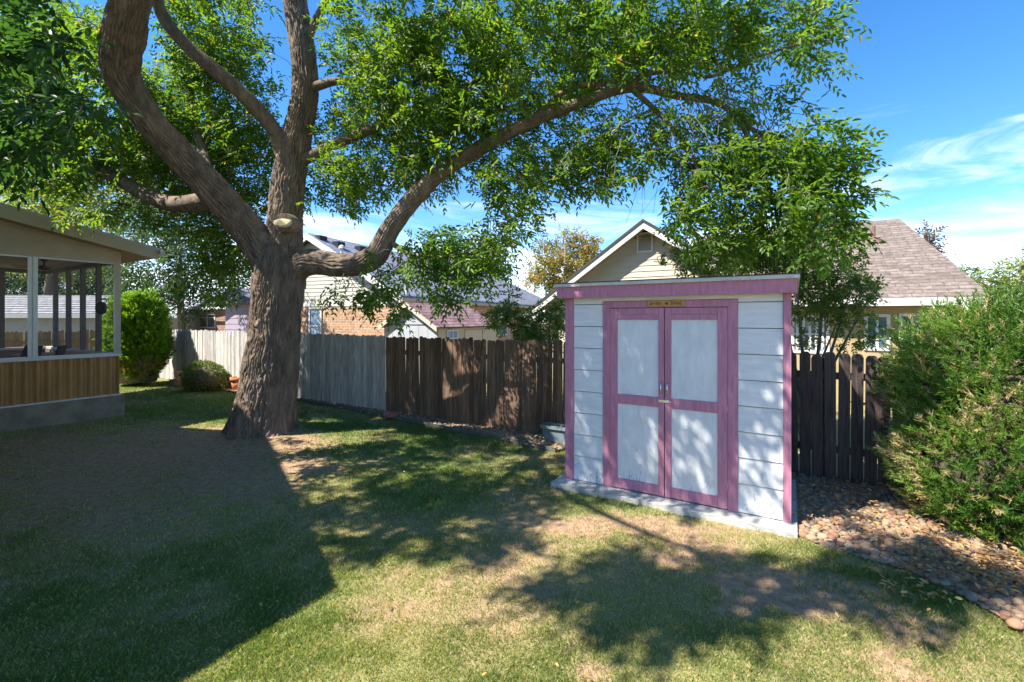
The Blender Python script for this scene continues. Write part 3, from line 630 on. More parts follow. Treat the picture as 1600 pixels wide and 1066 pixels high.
    MB().box(-0.05, SHW + 0.03, -0.0895, 0.02, 2.198, 2.208).build('soffit', M['siding_buff'], R)
    MB().prism([(-0.10, -0.15, 2.319), (SHW + .08, -0.15, 2.319), (SHW + .08, D + .08, 2.24), (-0.10, D + .08, 2.24)],
               [(-0.10, -0.15, 2.355), (SHW + .08, -0.15, 2.355), (SHW + .08, D + .08, 2.29), (-0.10, D + .08, 2.29)]).build('roof_edge', M['roof_edge'], R)
    MB().slab((-0.11, -0.16, 2.366), (SHW + .09, -0.16, 2.366), (SHW + .09, D + .09, 2.30), (-0.11, D + .09, 2.30), 0.009).build('roof', M['roof_felt'], R)
    return R
shed()
pad = thing('concrete_slab', (sh.o.x, sh.o.y, 0), 'low worn concrete slab under the white shed', 'slab', ANG)
def slab_mesh():
    x = np.linspace(PAD[0], PAD[1], 60); top = []; bot = []; mb = MB()
    fr = [(a, PAD[2] + 0.03 * (vnoise(np.array([a * 3, 1.0, 0]), 5) - .5)) for a in x]
    k = [(a, b, 0.049) for a, b in fr] + [(PAD[1], PAD[3], 0.049), (PAD[0], PAD[3], 0.049)]
    return mb.prism([(a, b, -0.05) for a, b, c in k], k)
slab_mesh().build('slab', M['concrete'], pad)
sign = thing('wooden_sign', sh.w(0, 0, 0), 'small wooden name sign above the mauve shed doors', 'sign', ANG)
su0, su1 = sh.u_px(1012), sh.u_px(1071)
MB().box(su0, su1, -0.022, -0.0065, 2.075, 2.142).build('board', M['sign_wood'], sign, bevel=.006)
def text_part(body, size, x, z, m, y=-0.0228):
    cu = bpy.data.curves.new('lettering', 'FONT'); cu.body = body; cu.size = size; cu.extrude = 0.0008; cu.resolution_u = 2; cu.space_character = 0.95
    t = bpy.data.objects.new('lettering', cu); dg = bpy.context.evaluated_depsgraph_get(); COL.objects.link(t)
    me = bpy.data.meshes.new_from_object(t.evaluated_get(bpy.context.evaluated_depsgraph_get())); bpy.data.objects.remove(t); me.materials.clear()
    o = link_mesh('lettering', me, m, sign); o.rotation_euler = (math.radians(90), 0, 0); o.location = (x, y, z); return o
text_part('garden', 0.050, su0 + 0.025, 2.096, M['sign_ink']); text_part('Shed', 0.064, su0 + 0.245, 2.092, M['sign_ink'])
hx, hz = su0 + 0.208, 2.105
hp = [(hx + .016 * math.sin(t) ** 3 * 1.1, -0.0232, hz + .0011 * (13 * math.cos(t) - 5 * math.cos(2*t) - 2 * math.cos(3*t) - math.cos(4*t))) for t in np.linspace(0, 6.28, 24, endpoint=False)]
MB().poly(hp, [tuple(range(24))]).build('heart', M['sign_red'], sign)

# ================================================================== FENCES
def picket_mesh(h, w, t=0.018, round_=False):
    mb = MB(); c = 0.028 if w > .1 else 0.02
    pr = [(-w/2, 0), (w/2, 0), (w/2, h - c*1.6), (w/2 - c*.55, h - c*.35), (w/2 - c*1.2, h), (-w/2 + c*1.2, h), (-w/2 + c*.55, h - c*.35), (-w/2, h - c*1.6)]
    return mb.prism([(x, 0, z) for x, z in pr], [(x, t, z) for x, z in pr]).mesh('picket')
PM = {k: [picket_mesh(1.60 + 0.012 * i, 0.091) for i in range(4)] for k in ('fence_grey', 'fence_brown', 'fence_dark', 'fence_tan')}
PN = [picket_mesh(1.53 + 0.02 * i, 0.117) for i in range(4)]
for k, v in PM.items():
    for me in v: me.materials.append(M[k])
for me in PN: me.materials.append(M['fence_dark'])
def fence_run(root, u0, u1, pitch, key, x_axis=True, zt=0.0, gapn=False, hscale=1.0):
    u = u0
    while u < u1:
        me = random.choice(PN if gapn else PM[key]); o = bpy.data.objects.new('picket', me); COL.objects.link(o); o.parent = root
        o.location = (u, random.uniform(-.004, .004), zt + random.uniform(-.012, .008)); o.rotation_euler = (random.gauss(0, .004), random.gauss(0, .006), random.gauss(0, .015)); o.scale = (1, 1, hscale)
        u += pitch + random.uniform(-.003, .003)
    for z in (0.35, 1.25): MB().box(u0 - .07, u1 + .07, 0.026, 0.064, z, z + .085).build('fence_rail', M[key], root)
    a = u0 + 0.3
    while a < u1: MB().box(a - .045, a + .045, 0.066, 0.156, 0, 1.5).build('fence_post', M[key], root); a += 2.4
UG = ff.u_px(604); UB = ff.u_px(1236); UE = 8.6
f1 = thing('wooden_fence', (ff.o.x, ff.o.y, 0), 'weathered silver grey picket fence behind the big tree trunk', 'fence', ANG)
fence_run(f1, U_FAR, UG - 0.04, 0.095, 'fence_grey', zt=0.01)
f2 = thing('wooden_fence', (ff.o.x, ff.o.y, 0), 'stained dark brown picket fence running behind the white shed', 'fence', ANG)
fence_run(f2, UG + 0.03, UB - 0.06, 0.095, 'fence_brown'); fence_run(f2, UB + 0.02, UE, 0.128, 'fence_dark', gapn=True)
sf = thing('wooden_fence', ff.w(U_FAR - .1, -0.03, 0), 'tan side fence seen through the porch screens', 'fence', ANG + math.pi / 2)
fence_run(sf, 0.1, 9.0, 0.095, 'fence_tan', hscale=1.0)

# ================================================================== HOUSE WITH SCREENED PORCH (left)
def house():
    R = thing('house', (C0.x, C0.y, 0), 'beige house with screened porch and orange corrugated skirt at the left edge', 'house', ANG)
    zp = lambda px, py, u: hf.z_px(u, hf.v_px(px, u), py)
    zc = zp(193, 617, 0.0); zs = zp(170, 553, -0.07); zo = zp(165, 410, -0.07)
    PD, PW = -4.3, -4.7                                      # porch depth (towards the house) and width
    MB().box(PW - .05, 0, PD, 0, -0.05, zc).build('foundation', M['concrete_dark'], R, bevel=.01)
    MB().box(PW, -0.06, PD, -0.06, zc, zc + .02).build('porch_floor', M['porch_wood'], R)
    # corrugated skirt: a wave in plan
    def corr(name, along_v, c, a0, a1):
        n = int((a1 - a0) / 0.0125); mb = MB(); w = []
        for i in range(n + 1):
            t = a0 + (a1 - a0) * i / n; q = 0.030 * math.sin(2 * math.pi * (t - a0) / 0.15)
            w.append((c + q, t) if along_v else (t, c + q))
        k = len(w); mb.poly([(x, y, zc + .012) for x, y in w] + [(x, y, zs - .055) for x, y in w], [(i, i + 1, k + i + 1, k + i) for i in range(k - 1)])
        return mb.build(name, M['corrugated'], R, True)
    corr('corrugated_panel', True, -0.085, PD, -0.07); corr('corrugated_panel', False, -0.085, PW, -0.07); corr('corrugated_panel', True, PW + .05, PD, -0.07)
    MB().box(-0.16, -0.135, PD, -0.17, zc, zs - .06).box(PW + .07, PW + .09, PD, -.1, zc, zs - .06).box(PW + .1, -.17, -.16, -.135, zc, zs - .06).build('skirt_lining', M['porch_wood'], R)
    # bottom trim, sill, beam
    MB().box(-0.10, -0.052, PD, -0.05, zc, zc + .028).build('skirt_trim', M['sill_white'], R)
    MB().box(-0.14, -0.03, PD, -0.03, zs - .055, zs).build('sill', M['sill_white'], R, bevel=.004)
    MB().box(PW + .03, -0.145, -0.14, -0.03, zs - .055, zs).build('sill', M['sill_white'], R); MB().box(PW + .03, PW + .14, PD, -.145, zs - .055, zs).build('sill', M['sill_white'], R)
    zb = zo + 0.30
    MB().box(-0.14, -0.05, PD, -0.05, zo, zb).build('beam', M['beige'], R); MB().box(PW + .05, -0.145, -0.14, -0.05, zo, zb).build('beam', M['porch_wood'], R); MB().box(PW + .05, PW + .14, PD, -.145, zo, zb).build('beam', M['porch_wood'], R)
    # posts: visible side, end wall, far side
    vs = [hf.v_px(51, -0.07), hf.v_px(51, -0.07) - 1.25]
    MB().box(-0.14, -0.05, -0.14, -0.05, zs, zo).build('corner_post', M['beige'], R)
    for v in vs: MB().box(-0.11, -0.06, v - .045, v + .045, zs, zo).build('post', M['alu'], R); MB().box(-0.0595, -0.045, v - .008, v + .008, zs, zo).build('downpipe', M['trim_white'], R)
    us = [-0.145 - k * 0.95 for k in range(1, 5)]
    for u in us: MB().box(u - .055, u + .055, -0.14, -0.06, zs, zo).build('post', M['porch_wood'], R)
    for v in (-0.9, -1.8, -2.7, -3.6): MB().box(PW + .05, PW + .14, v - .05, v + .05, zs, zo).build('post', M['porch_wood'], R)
    # screen frames and screens on the visible side
    edges = [-0.14, vs[0] + .045, vs[0] - .045, vs[1] + .045, vs[1] - .045, PD]
    for a, b in ((0, 1), (2, 3), (4, 5)):
        v1, v0 = edges[a], edges[b]
        fr = MB().box(-0.075, -0.055, v0, v1, zo - .03, zo).box(-0.075, -0.055, v0, v1, zs, zs + .022).box(-0.075, -0.055, v0, v0 + .02, zs, zo).box(-0.075, -0.055, v1 - .02, v1, zs, zo).build('screen_frame', M['alu'], R)
        MB().poly([(-.066, v0 + .021, zs + .023), (-.066, v1 - .021, zs + .023), (-.066, v1 - .021, zo - .031), (-.066, v0 + .021, zo - .031)], [(0, 1, 2, 3)]).build('screen', M['screen'], fr)
    # sloping porch roof: rake at u = 0.40
    ur = 0.38; va, vb = hf.v_px(0, ur), hf.v_px(250, ur); za, zb2 = hf.z_px(ur, va, 316), hf.z_px(ur, vb, 388)
    sl = (zb2 - za) / (vb - va); zr = lambda v: za + sl * (v - va); UL = PW - .45
    MB().slab((ur, PD - .1, zr(PD - .1)), (ur, vb, zr(vb)), (UL, vb, zr(vb)), (UL, PD - .1, zr(PD - .1)), 0.05).build('porch_roof', M['roof_edge'], R)
    f = 0.20
    MB().prism([(ur - .03, PD - .1, zr(PD - .1) - .052 - f), (ur, PD - .1, zr(PD - .1) - .052 - f), (ur, vb - .02, zr(vb - .02) - .052 - f), (ur - .03, vb - .02, zr(vb - .02) - .052 - f)],
               [(ur - .03, PD - .1, zr(PD - .1) - .052), (ur, PD - .1, zr(PD - .1) - .052), (ur, vb - .02, zr(vb - .02) - .052), (ur - .03, vb - .02, zr(vb - .02) - .052)]).build('rake_board', M['beige'], R)
    MB().box(UL, ur - .031, vb - .045, vb - .02, zr(vb) - .052 - f * .8, zr(vb) - .055).build('eave_board', M['beige'], R)
    MB().box(UL, ur + .06, vb - .018, vb + .075, zr(vb) - .13, zr(vb) - .055).build('gutter', M['trim_white'], R)
    MB().slab((ur - .032, PD, zr(PD) - .20), (ur - .032, vb - .05, zr(vb) - .20), (UL + .03, vb - .05, zr(vb) - .20), (UL + .03, PD, zr(PD) - .20), 0.015).build('soffit', M['siding_tan'], R)
    # gable filler between beam and roof on the visible side
    MB().prism([(-0.13, PD, zb), (-0.06, PD, zb), (-0.06, -0.06, zb), (-0.13, -0.06, zb)], [(-0.13, PD, zr(PD) - .21), (-0.06, PD, zr(PD) - .21), (-0.06, -0.06, max(zb + .002, zr(-.06) - .21)), (-0.13, -0.06, max(zb + .002, zr(-.06) - .21))]).build('side_wall', M['beige'], R)
    MB().slab((-0.145, PD, zo + .16), (-0.145, -0.15, zo + .10), (PW + .15, -0.15, zo + .10), (PW + .15, PD, zo + .16), 0.02).build('porch_ceiling', M['porch_ceiling'], R)
    # the main house with its gable end; its roof shades the lawn
    cc = 1 / math.tan(SUN_EL); tip = gp(531, 920); he = 3.0
    P = Vector((tip.x - cc * he * tx, tip.y - cc * he * ty, 0)) - C0; ue = P.dot(hf.d); ve = P.dot(hf.b)
    m = 0.557; half = 6.4; ua = ue - half; zap = he + m * half; back = -16.0
    gv = ve - 0.35; MB().prism([(ue - .5, gv, 0), (ue - .5, gv, he - .12), (ua, gv, zap - .35), (ua - half + .5, gv, he - .12), (ua - half + .5, gv, 0)][::-1],
               [(ue - .5, back, 0), (ue - .5, back, he - .12), (ua, back, zap - .35), (ua - half + .5, back, he - .12), (ua - half + .5, back, 0)][::-1]).build('main_wall', M['beige'], R)
    MB().slab((ue, ve, he), (ua, ve, zap), (ua, back - .4, zap), (ue, back - .4, he), 0.10).build('main_roof', M['shingle_brown'], R)
    MB().slab((ua, ve, zap - .002), (ua - half, ve, he), (ua - half, back - .4, he), (ua, back - .4, zap - .002), 0.10).build('main_roof', M['shingle_brown'], R)
    for v in (-6.5, -10.0):
        w = MB().box(ue - .498, ue - .44, v - .8, v + .8, 0.9, 2.2).build('window', M['trim_white'], R); MB().box(ue - .439, ue - .43, v - .72, v + .72, 0.98, 2.12).build('pane', M['glass'], w)
    dr = MB().box(2.0, 4.0, gv + .002, gv + .06, 0.2, 2.3).build('patio_door', M['trim_white'], R); MB().box(2.1, 2.95, gv + .061, gv + .07, 0.3, 2.2).box(3.05, 3.9, gv + .061, gv + .07, .3, 2.2).build('pane', M['glass'], dr)
    return zc, zs, zo
zc, zs, zo = house()
# things in the porch
cf = thing('ceiling_fan', hf.w(-1.3, -0.9, zo + .09), 'small dark ceiling fan under the porch ceiling', 'fan', ANG)
MB().lathe([(0.0, 0), (0.05, 0), (0.05, -.05), (0.015, -.06), (0.015, -.14), (.085, -.15), (.085, -.22), (0, -.24)], 16).build('motor', M['black'], cf, True)
for k in range(5):
    a = k * 1.2566; mb = MB(); ca, sa = math.cos(a), math.sin(a)
    q = [(0.08, -.035), (0.5, -.06), (0.52, .05), (0.08, .035)]
    mb.slab(*[(x * ca - y * sa, x * sa + y * ca, -.185) for x, y in q], 0.008).build('blade', M['porch_wood'], cf)
for k, px in enumerate((14, 55)):
    v = hf.v_px(px, -0.75); ch = thing('patio_chair', hf.w(-0.85, v, zc + .02), ('dark patio chair beyond the porch post' if k else 'dark patio chair at the left edge of the porch'), 'chair', ANG + (0.5 if k else -0.4))
    MB().box(-.26, .26, -.26, .26, .40, .46).build('seat', M['black'], ch, bevel=.01)
    MB().prism([(-.26, .24, .46), (.26, .24, .46), (.26, .29, .46), (-.26, .29, .46)], [(-.20, .40, 1.02), (.20, .40, 1.02), (.20, .44, 1.02), (-.20, .44, 1.02)]).build('backrest', M['black'], ch, bevel=.01)
    for x in (-.23, .23):
        for y in (-.22, .22): MB().tube([(x, y, 0), (x, y, .40)], .018, 8).build('leg', M['black'], ch)
        MB().tube([(x, -.22, .46), (x, -.22, .66), (x, .28, .68)], .018, 8).build('armrest', M['black'], ch)
tb = thing('patio_table', hf.w(-1.5, hf.v_px(85, -1.5), zc + .02), 'patio table with an orange cloth behind the porch sill', 'table', ANG)
MB().box(-.9, .9, -.5, .5, .78, .80).build('table_top', M['orange'], tb); 
MB().box(-.91, .91, -.51, -.505, .55, .80).box(-.91, .91, .505, .51, .55, .80).box(-.915, -.91, -.51, .51, .55, .80).box(.91, .915, -.51, .51, .55, .80).build('tablecloth_drop', M['orange'], tb)
for x in (-.8, .8):
    for y in (-.4, .4): MB().tube([(x, y, 0), (x, y, .78)], .03, 8).build('leg', M['porch_wood'], tb)
wr = thing('hanging_wreath', hf.w(-0.20, hf.v_px(158, -.2), 2.2), 'round black wall ornament hanging beside the porch corner post', 'ornament', ANG)
MB().tube([(0, .045 * math.cos(t), .085 * math.sin(t)) for t in np.linspace(0, 6.2832, 25)], .05, 8, False).build('ring', M['black'], wr, True)
MB().tube([(0, 0, .18), (0, 0, .75), (0.06, 0, .98)], .004, 5).build('cord', M['black'], wr)

# ================================================================== NEIGHBOURS' BUILDINGS
def window(root, u0, u1, z0, z1, v, frame='trim_white', glass='glass', mull=0, rail=True, t=0.05, proud=0.03):
    w = MB().box(u0, u0 + t, v - proud, v - .002, z0, z1).box(u1 - t, u1, v - proud, v - .002, z0, z1).box(u0 + t, u1 - t, v - proud, v - .002, z1 - t, z1).box(u0 + t, u1 - t, v - proud, v - .002, z0, z0 + t)
    for k in range(mull):
        x = u0 + (u1 - u0) * (k + 1) / (mull + 1); w.box(x - t * .4, x + t * .4, v - proud * .9, v - .002, z0 + t, z1 - t)
    o = w.build('window', M[frame], root); MB().box(u0 + t, u1 - t, v - .012, v - .003, z0 + t, z1 - t).build('pane', M[glass], o)
    if rail: MB().box(u0 + t, u1 - t, v - proud * .8, v - .013, (z0 + z1) / 2 - .02, (z0 + z1) / 2 + .02).build('sash_rail', M[frame], o)
    return o
def boards(root, m, z0, z1, expo, umin, umax, v, th=0.02):
    z = z0
    while z < z1 - .01:
        zt = min(z + expo, z1); a0, a1 = umin(z + .01), umax(z + .01); b0, b1 = umin(zt), umax(zt)
        if a1 - a0 > .1:
            MB().prism([(a0, v, z), (a1, v, z), (a1, v - th, z), (a0, v - th, z)][::-1], [(b0, v, zt), (b1, v, zt), (b1, v - .004, zt), (b0, v - .004, zt)][::-1]).build('siding_board', M[m], root)
        z += expo
# --- brick and siding house straight behind the fence
A1 = math.atan2(711, 711 ** 2 / 300.0)                   # its ridge runs towards x = 1100
h1 = Frame((*((-165 / FPX * 17.0, 17.0)), 0), A1)
def brick_house():
    R = thing('brick_house', h1.o, 'tan brick house with white gable siding and blue grey roof behind the fence', 'house', A1)
    ua = h1.u_px(490); za = h1.z_px(ua, 0, 366); ze = h1.z_px(0, 0, 462); hw = -ua; m = (za - ze) / hw; zb = h1.z_px(h1.u_px(510), 0, 474); oh = 0.35
    u0, u1 = 2 * ua + oh, -oh; L = 20.0; rl = L - hw
    MB().prism([(u0, .02, 0), (u1, .02, 0), (u1, .02, ze - .1), (ua, .02, za - .3), (u0, .02, ze - .1)], [(u0, L - .4, 0), (u1, L - .4, 0), (u1, L - .4, ze - .1), (ua, L - .4, ze - .05), (u0, L - .4, ze - .1)]).build('wall', M['siding_white'], R)
    MB().box(u0 - .02, u1 + .02, -.02, .018, 0, zb - .13).build('brick_front', M['brick'], R)
    wl_ = MB().prism([(u1 + .003, .03, 0), (u1 + .03, .03, 0), (u1 + .03, L - .5, 0), (u1 + .003, L - .5, 0)], [(u1 + .003, .03, ze - .2), (u1 + .03, .03, ze - .2), (u1 + .03, L - .5, ze - .2), (u1 + .003, L - .5, ze - .2)]).build('brick_side', bside, R)
    MB().box(u0 - .03, u1 + .04, -.035, .017, zb - .128, zb).build('band_board', M['trim_white'], R)
    lim = lambda z: (z - ze + .25) / m
    boards(R, 'siding_white', zb + .002, za - .35, 0.155, lambda z: max(u0, u0 + lim(z) - .5), lambda z: min(u1, u1 - lim(z) + .5), .018)
    w0, w1 = h1.u_px(484), h1.u_px(504); window(R, w0, w1, 0.9, zb - .16, -.02, glass='glass_blue', t=.07, proud=.05)
    MB().box(w0 - .09, w0 - .005, -.045, -.021, .9, zb - .14).build('window_shutter', M['rust'], R)
    e0, e1 = 2 * ua, 0.0; v0 = -.35
    MB().slab((ua, v0, za), (e1, v0, ze), (e1, L + .2, ze), (ua, rl, za), .09).build('roof', M['shingle_blue'], R)
    MB().slab((e0, v0, ze), (ua, v0, za - .002), (ua, rl, za - .002), (e0, L + .2, ze), .09).build('roof', M['shingle_blue'], R)
    MB().slab((e0, L + .2, ze + .002), (ua, rl, za + .002), (ua, rl, za + .001), (e1, L + .2, ze + .002), .09).build('roof_hip', M['shingle_blue'], R)
    for a, b, za_, zb_ in ((ua, e1, za, ze), (e0, ua, ze, za)):
        MB().prism([(a, v0 - .025, za_ - .28), (b, v0 - .025, zb_ - .28), (b, v0 - .001, zb_ - .28), (a, v0 - .001, za_ - .28)], [(a, v0 - .025, za_ - .01), (b, v0 - .025, zb_ - .01), (b, v0 - .001, zb_ - .01), (a, v0 - .001, za_ - .01)]).build('rake_board', M['trim_white'], R)
    MB().box(e1 - .02, e1 + .10, v0, L, ze - .22, ze - .095).build('gutter', M['siding_buff'], R)
    for px, k in ((532, .75), (566, .75), (520, .9)):
        v = h1.v_px(px, ua + 1.0) ; u = ua + (0.9 if k < .8 else 0.35); z = za - m * (u - ua)
        MB().box(u - .16, u + .16, v - .2, v + .2, z - .05, z + (.20 if k < .8 else .1)).build('roof_vent', M['black'], R)
    u = ua + 2.0; v = h1.v_px(534, u); z = za - m * 2.0; MB().tube([(u, v, z - .1), (u, v, z + .35)], .05, 8).lathe([(.12, z + .35), (.10, z + .45), (0, z + .5)], 10, (u, v, 0)).build('vent_pipe', M['trim_white'], R)
    u = -0.2; v = h1.v_px(632, u); MB().tube([(u + .1, v, ze - .3), (u + .1, v, ze + .55)], .07, 8).build('flue', M['trim_white'], R)
    w = 5.5
    for k in range(3):
        vv = 5.0 + 3.8 * k; o = MB().box(u1 + .031, u1 + .08, vv, vv + 1.3, 1.0, ze - .45).build('window', M['trim_white'], R); MB().box(u1 + .081, u1 + .09, vv + .08, vv + 1.22, 1.08, ze - .53).build('pane', M['glass'], o)
bside = tile_mat('brick_side', (0.50, 0.22, 0.11), (0.60, 0.30, 0.16), (0.5, 0.4, 0.3), 0.30, 0.10, 0.012, 'yz')
brick_house()
# --- little shed in the neighbour's garden
h2 = Frame((*((at(688, 510, 13.2)).xy), 0))
def tool_shed():
    R = thing('tool_shed', h2.o, 'small grey gabled shed with plum shingle roof peeking over the fence', 'shed', ANG)
    ua = h2.u_px(640); za = h2.z_px(ua, 0, 473); ze = h2.z_px(0, 0, 511); e0 = 2 * ua; L = h2.v_px(772, 0); m = (za - ze) / -ua
    MB().prism([(e0 + .12, 0, 0), (-.12, 0, 0), (-.12, 0, ze + .02), (ua, 0, za - .08), (e0 + .12, 0, ze + .02)], [(e0 + .12, L, 0), (-.12, L, 0), (-.12, L, ze + .02), (ua, L, za - .08), (e0 + .12, L, ze + .02)]).build('wall', M['siding_bluegrey_shade'], R)
    zm = h2.z_px(0, 0, 508.5)
    MB().box(e0 + .2, -.14, -.012, -.002, zm, zm + .02).build('band', M['dark_trim'], R)
    for k in range(1, 6):
        u = e0 + .12 + (-.24 - e0) * k / 6; MB().box(u - .006, u + .006, -.006, -.001, 0.8, zm - .002).build('panel_joint', M['siding_bluegrey_shade'], R)
    MB().box(-.118, -.095, 0.02, L - .02, 0, ze).build('front_wall', M['siding_buff'], R)
    for a, b, z_a, z_b in ((ua, .0, za, ze), (e0, ua, ze, za - .001)):
        MB().slab((a, -.15, z_a), (b, -.15, z_b), (b, L + .15, z_b), (a, L + .15, z_a), .05).build('roof', M['shingle_plum'], R)
        MB().prism([(a, -.17, z_a - .14), (b, -.17, z_b - .14), (b, -.151, z_b - .14), (a, -.151, z_a - .14)], [(a, -.17, z_a - .003), (b, -.17, z_b - .003), (b, -.151, z_b - .003), (a, -.151, z_a - .003)]).build('rake_board', M['siding_cream'], R)
    v0, v1 = h2.v_px(699, -.1), h2.v_px(713, -.1)
    w = MB().box(-.094, -.06, v0 - .05, v1 + .05, ze - .62, ze - .10).build('window', M['trim_white'], R); MB().box(-.059, -.052, v0, v1, ze - .58, ze - .14).build('pane', M['glass_blue'], w)
    MB().box(-.051, -.045, (v0 + v1) / 2 - .012, (v0 + v1) / 2 + .012, ze - .58, ze - .14).box(-.051, -.046, v0, v1, ze - .37, ze - .345).build('muntin', M['trim_white'], w)
    a = h2.v_px(726, -.1)
    for k in range(2): MB().box(-.094, -.07, a + k * .95, a + k * .95 + .9, .2, ze - .12).build('door', M['siding_cream'], R)
tool_shed()
# --- cream gabled house on the right with a hip roofed wing
ap = at(1005, 343, 13.0); h3 = Frame((ap.x, ap.y, 0))
def cream_house():
    R = thing('cream_house', h3.o, 'cream gabled house with louvred vent and brown shingle roof behind the shed', 'house', ANG)
    za = ap.z; e0 = h3.u_px(832); ze = h3.z_px(e0, 0, 480); hw = -e0; m = (za - ze) / hw; oh = .35; gv = 0.40; L = 9.0
    MB().prism([(e0 + oh, gv, 0), (-e0 - oh, gv, 0), (-e0 - oh, gv, ze + .0), (0, gv, za - .38), (e0 + oh, gv, ze + .0)], [(e0 + oh, L, 0), (-e0 - oh, L, 0), (-e0 - oh, L, ze), (0, L, za - .38), (e0 + oh, L, ze)]).build('wall', M['siding_cream'], R)
    lim = lambda z: (z - ze) / m
    boards(R, 'siding_cream', 0.9, za - .45, 0.165, lambda z: max(e0 + oh, e0 + lim(z) + .22), lambda z: min(-e0 - oh, -e0 - lim(z) - .22), gv - .001, .022)
    for a, b, z_a, z_b in ((0, -e0, za, ze), (e0, 0, ze, za - .002)):
        MB().slab((a, -.04, z_a), (b, -.04, z_b), (b, L, z_b), (a, L, z_a), .07).build('roof', M['shingle_brown'], R)
        MB().prism([(a, -.03, z_a - .26), (b, -.03, z_b - .26), (b, 0, z_b - .26), (a, 0, z_a - .26)], [(a, -.03, z_a - .072), (b, -.03, z_b - .072), (b, 0, z_b - .072), (a, 0, z_a - .072)]).build('rake_board', M['trim_white'], R)
        MB().slab((a, .001, z_a - .17), (b, .001, z_b - .17), (b, gv - .003, z_b - .17), (a, gv - .003, z_a - .17), .02).build('soffit', M['soffit'], R)
        MB().prism([(a, -.055, z_a - .075), (b, -.055, z_b - .075), (b, -.041, z_b - .075), (a, -.041, z_a - .075)], [(a, -.055, z_a + .01), (b, -.055, z_b + .01), (b, -.041, z_b + .01), (a, -.041, z_a + .01)]).build('drip_edge', M['dark_trim'], R)
    c = e0 + .02; MB().prism([(c, -.02, ze - .55), (c + .45, -.02, ze - .55), (c + .45, -.02, ze - .1), (c, -.02, ze - .25)], [(c, gv, ze - .55), (c + .45, gv, ze - .55), (c + .45, gv, ze - .1), (c, gv, ze - .25)]).build('eave_box', M['trim_white'], R)
    v0, v1 = h3.u_px(998, gv), h3.u_px(1018, gv); zt, zb = h3.z_px(0, gv, 366), h3.z_px(0, gv, 392)
    vt = MB().box(v0 - .05, v0, gv - .05, gv - .025, zb, zt).box(v1, v1 + .05, gv - .05, gv - .025, zb, zt).box(v0 - .05, v1 + .05, gv - .05, gv - .025, zt, zt + .05).box(v0 - .05, v1 + .05, gv - .05, gv - .025, zb - .05, zb).build('vent', M['trim_white'], R)
    k = 9
    for i in range(k):
        z = zb + (zt - zb) * i / k; h = (zt - zb) / k
        MB().prism([(v0, gv - .045, z), (v1, gv - .045, z), (v1, gv - .03, z + h * .8), (v0, gv - .03, z + h * .8)], [(v0, gv - .04, z), (v1, gv - .04, z), (v1, gv - .025, z + h * .8), (v0, gv - .025, z + h * .8)]).build('louvre', M['siding_buff'], vt)
    # right wing: eave along u, ridge further back
    wg = Frame((8.72, 10.0, 0)); off = wg.o - h3.o; ou, ov = off.dot(h3.d), off.dot(h3.b)
    q = 5.0; r0 = wg.u_px(1405, q); zr = wg.z_px(r0, q, 342); r1 = wg.u_px(1552); zw = wg.z_px(wg.u_px(1420), 0, 465.5); l0 = -5.2
    P = lambda r, v, z: (ou + r, ov + v, z)
    MB().slab(P(l0, 0, zw), P(r1, 0, zw), P(r0, q, zr), P(l0, q, zr), .09).build('wing_roof', M['shingle_brown'], R)
    MB().slab(P(r1, 0, zw + .001), P(r1 + .6, 2 * q, zw), P(r0 + .01, q, zr), P(r0, q, zr - .001), .09).build('wing_roof_hip', M['shingle_brown'], R)
    MB().slab(P(l0, q, zr - .002), P(r0, q, zr - .002), P(r1 + .6, 2 * q, zw), P(l0, 2 * q, zw), .09).build('wing_roof', M['shingle_brown'], R)
    MB().box(ou + l0, ou + r1, ov - .03, ov - .003, zw - .17, zw - .005).build('wing_fascia', M['trim_white'], R)
    MB().box(ou + l0, ou + r1 - .4, ov + .45, ov + .5, 0, zw).build('wing_wall', M['siding_tan'], R); MB().box(ou + r1 - .45, ou + r1 - .4, ov + .501, ov + 9, 0, zw - .1).build('wing_wall', M['siding_tan'], R)
    MB().box(ou + l0, ou + r1 - .02, ov, ov + .45, zw - .17, zw - .14).build('wing_soffit', M['siding_cream'], R)
    U = lambda px: ou + wg.u_px(px, .45); zz = lambda px, py: wg.z_px(wg.u_px(px, .45), .45, py)
    window(R, U(1350), U(1391), zz(1370, 548), zz(1370, 491), ov + .45, mull=1, rail=False, t=.07)
    window(R, U(1404), U(1450), zz(1420, 548), zz(1420, 490), ov + .45, mull=1, rail=False, t=.07)
    window(R, U(1236), U(1296), zz(1260, 552), zz(1260, 492), ov + .45, mull=5, rail=True, t=.07)
    r = wg.u_px(1365, 3.4); z = zw + (zr - zw) * 3.4 / q; MB().tube([P(r, 3.4, z - .05), P(r, 3.4, z + .42)], .045, 8).lathe([(.22, z - .10), (.12, z + .08), (.05, z + .12)], 12, P(r, 3.4, 0)).build('vent_pipe', M['rust'], R)
cream_house()
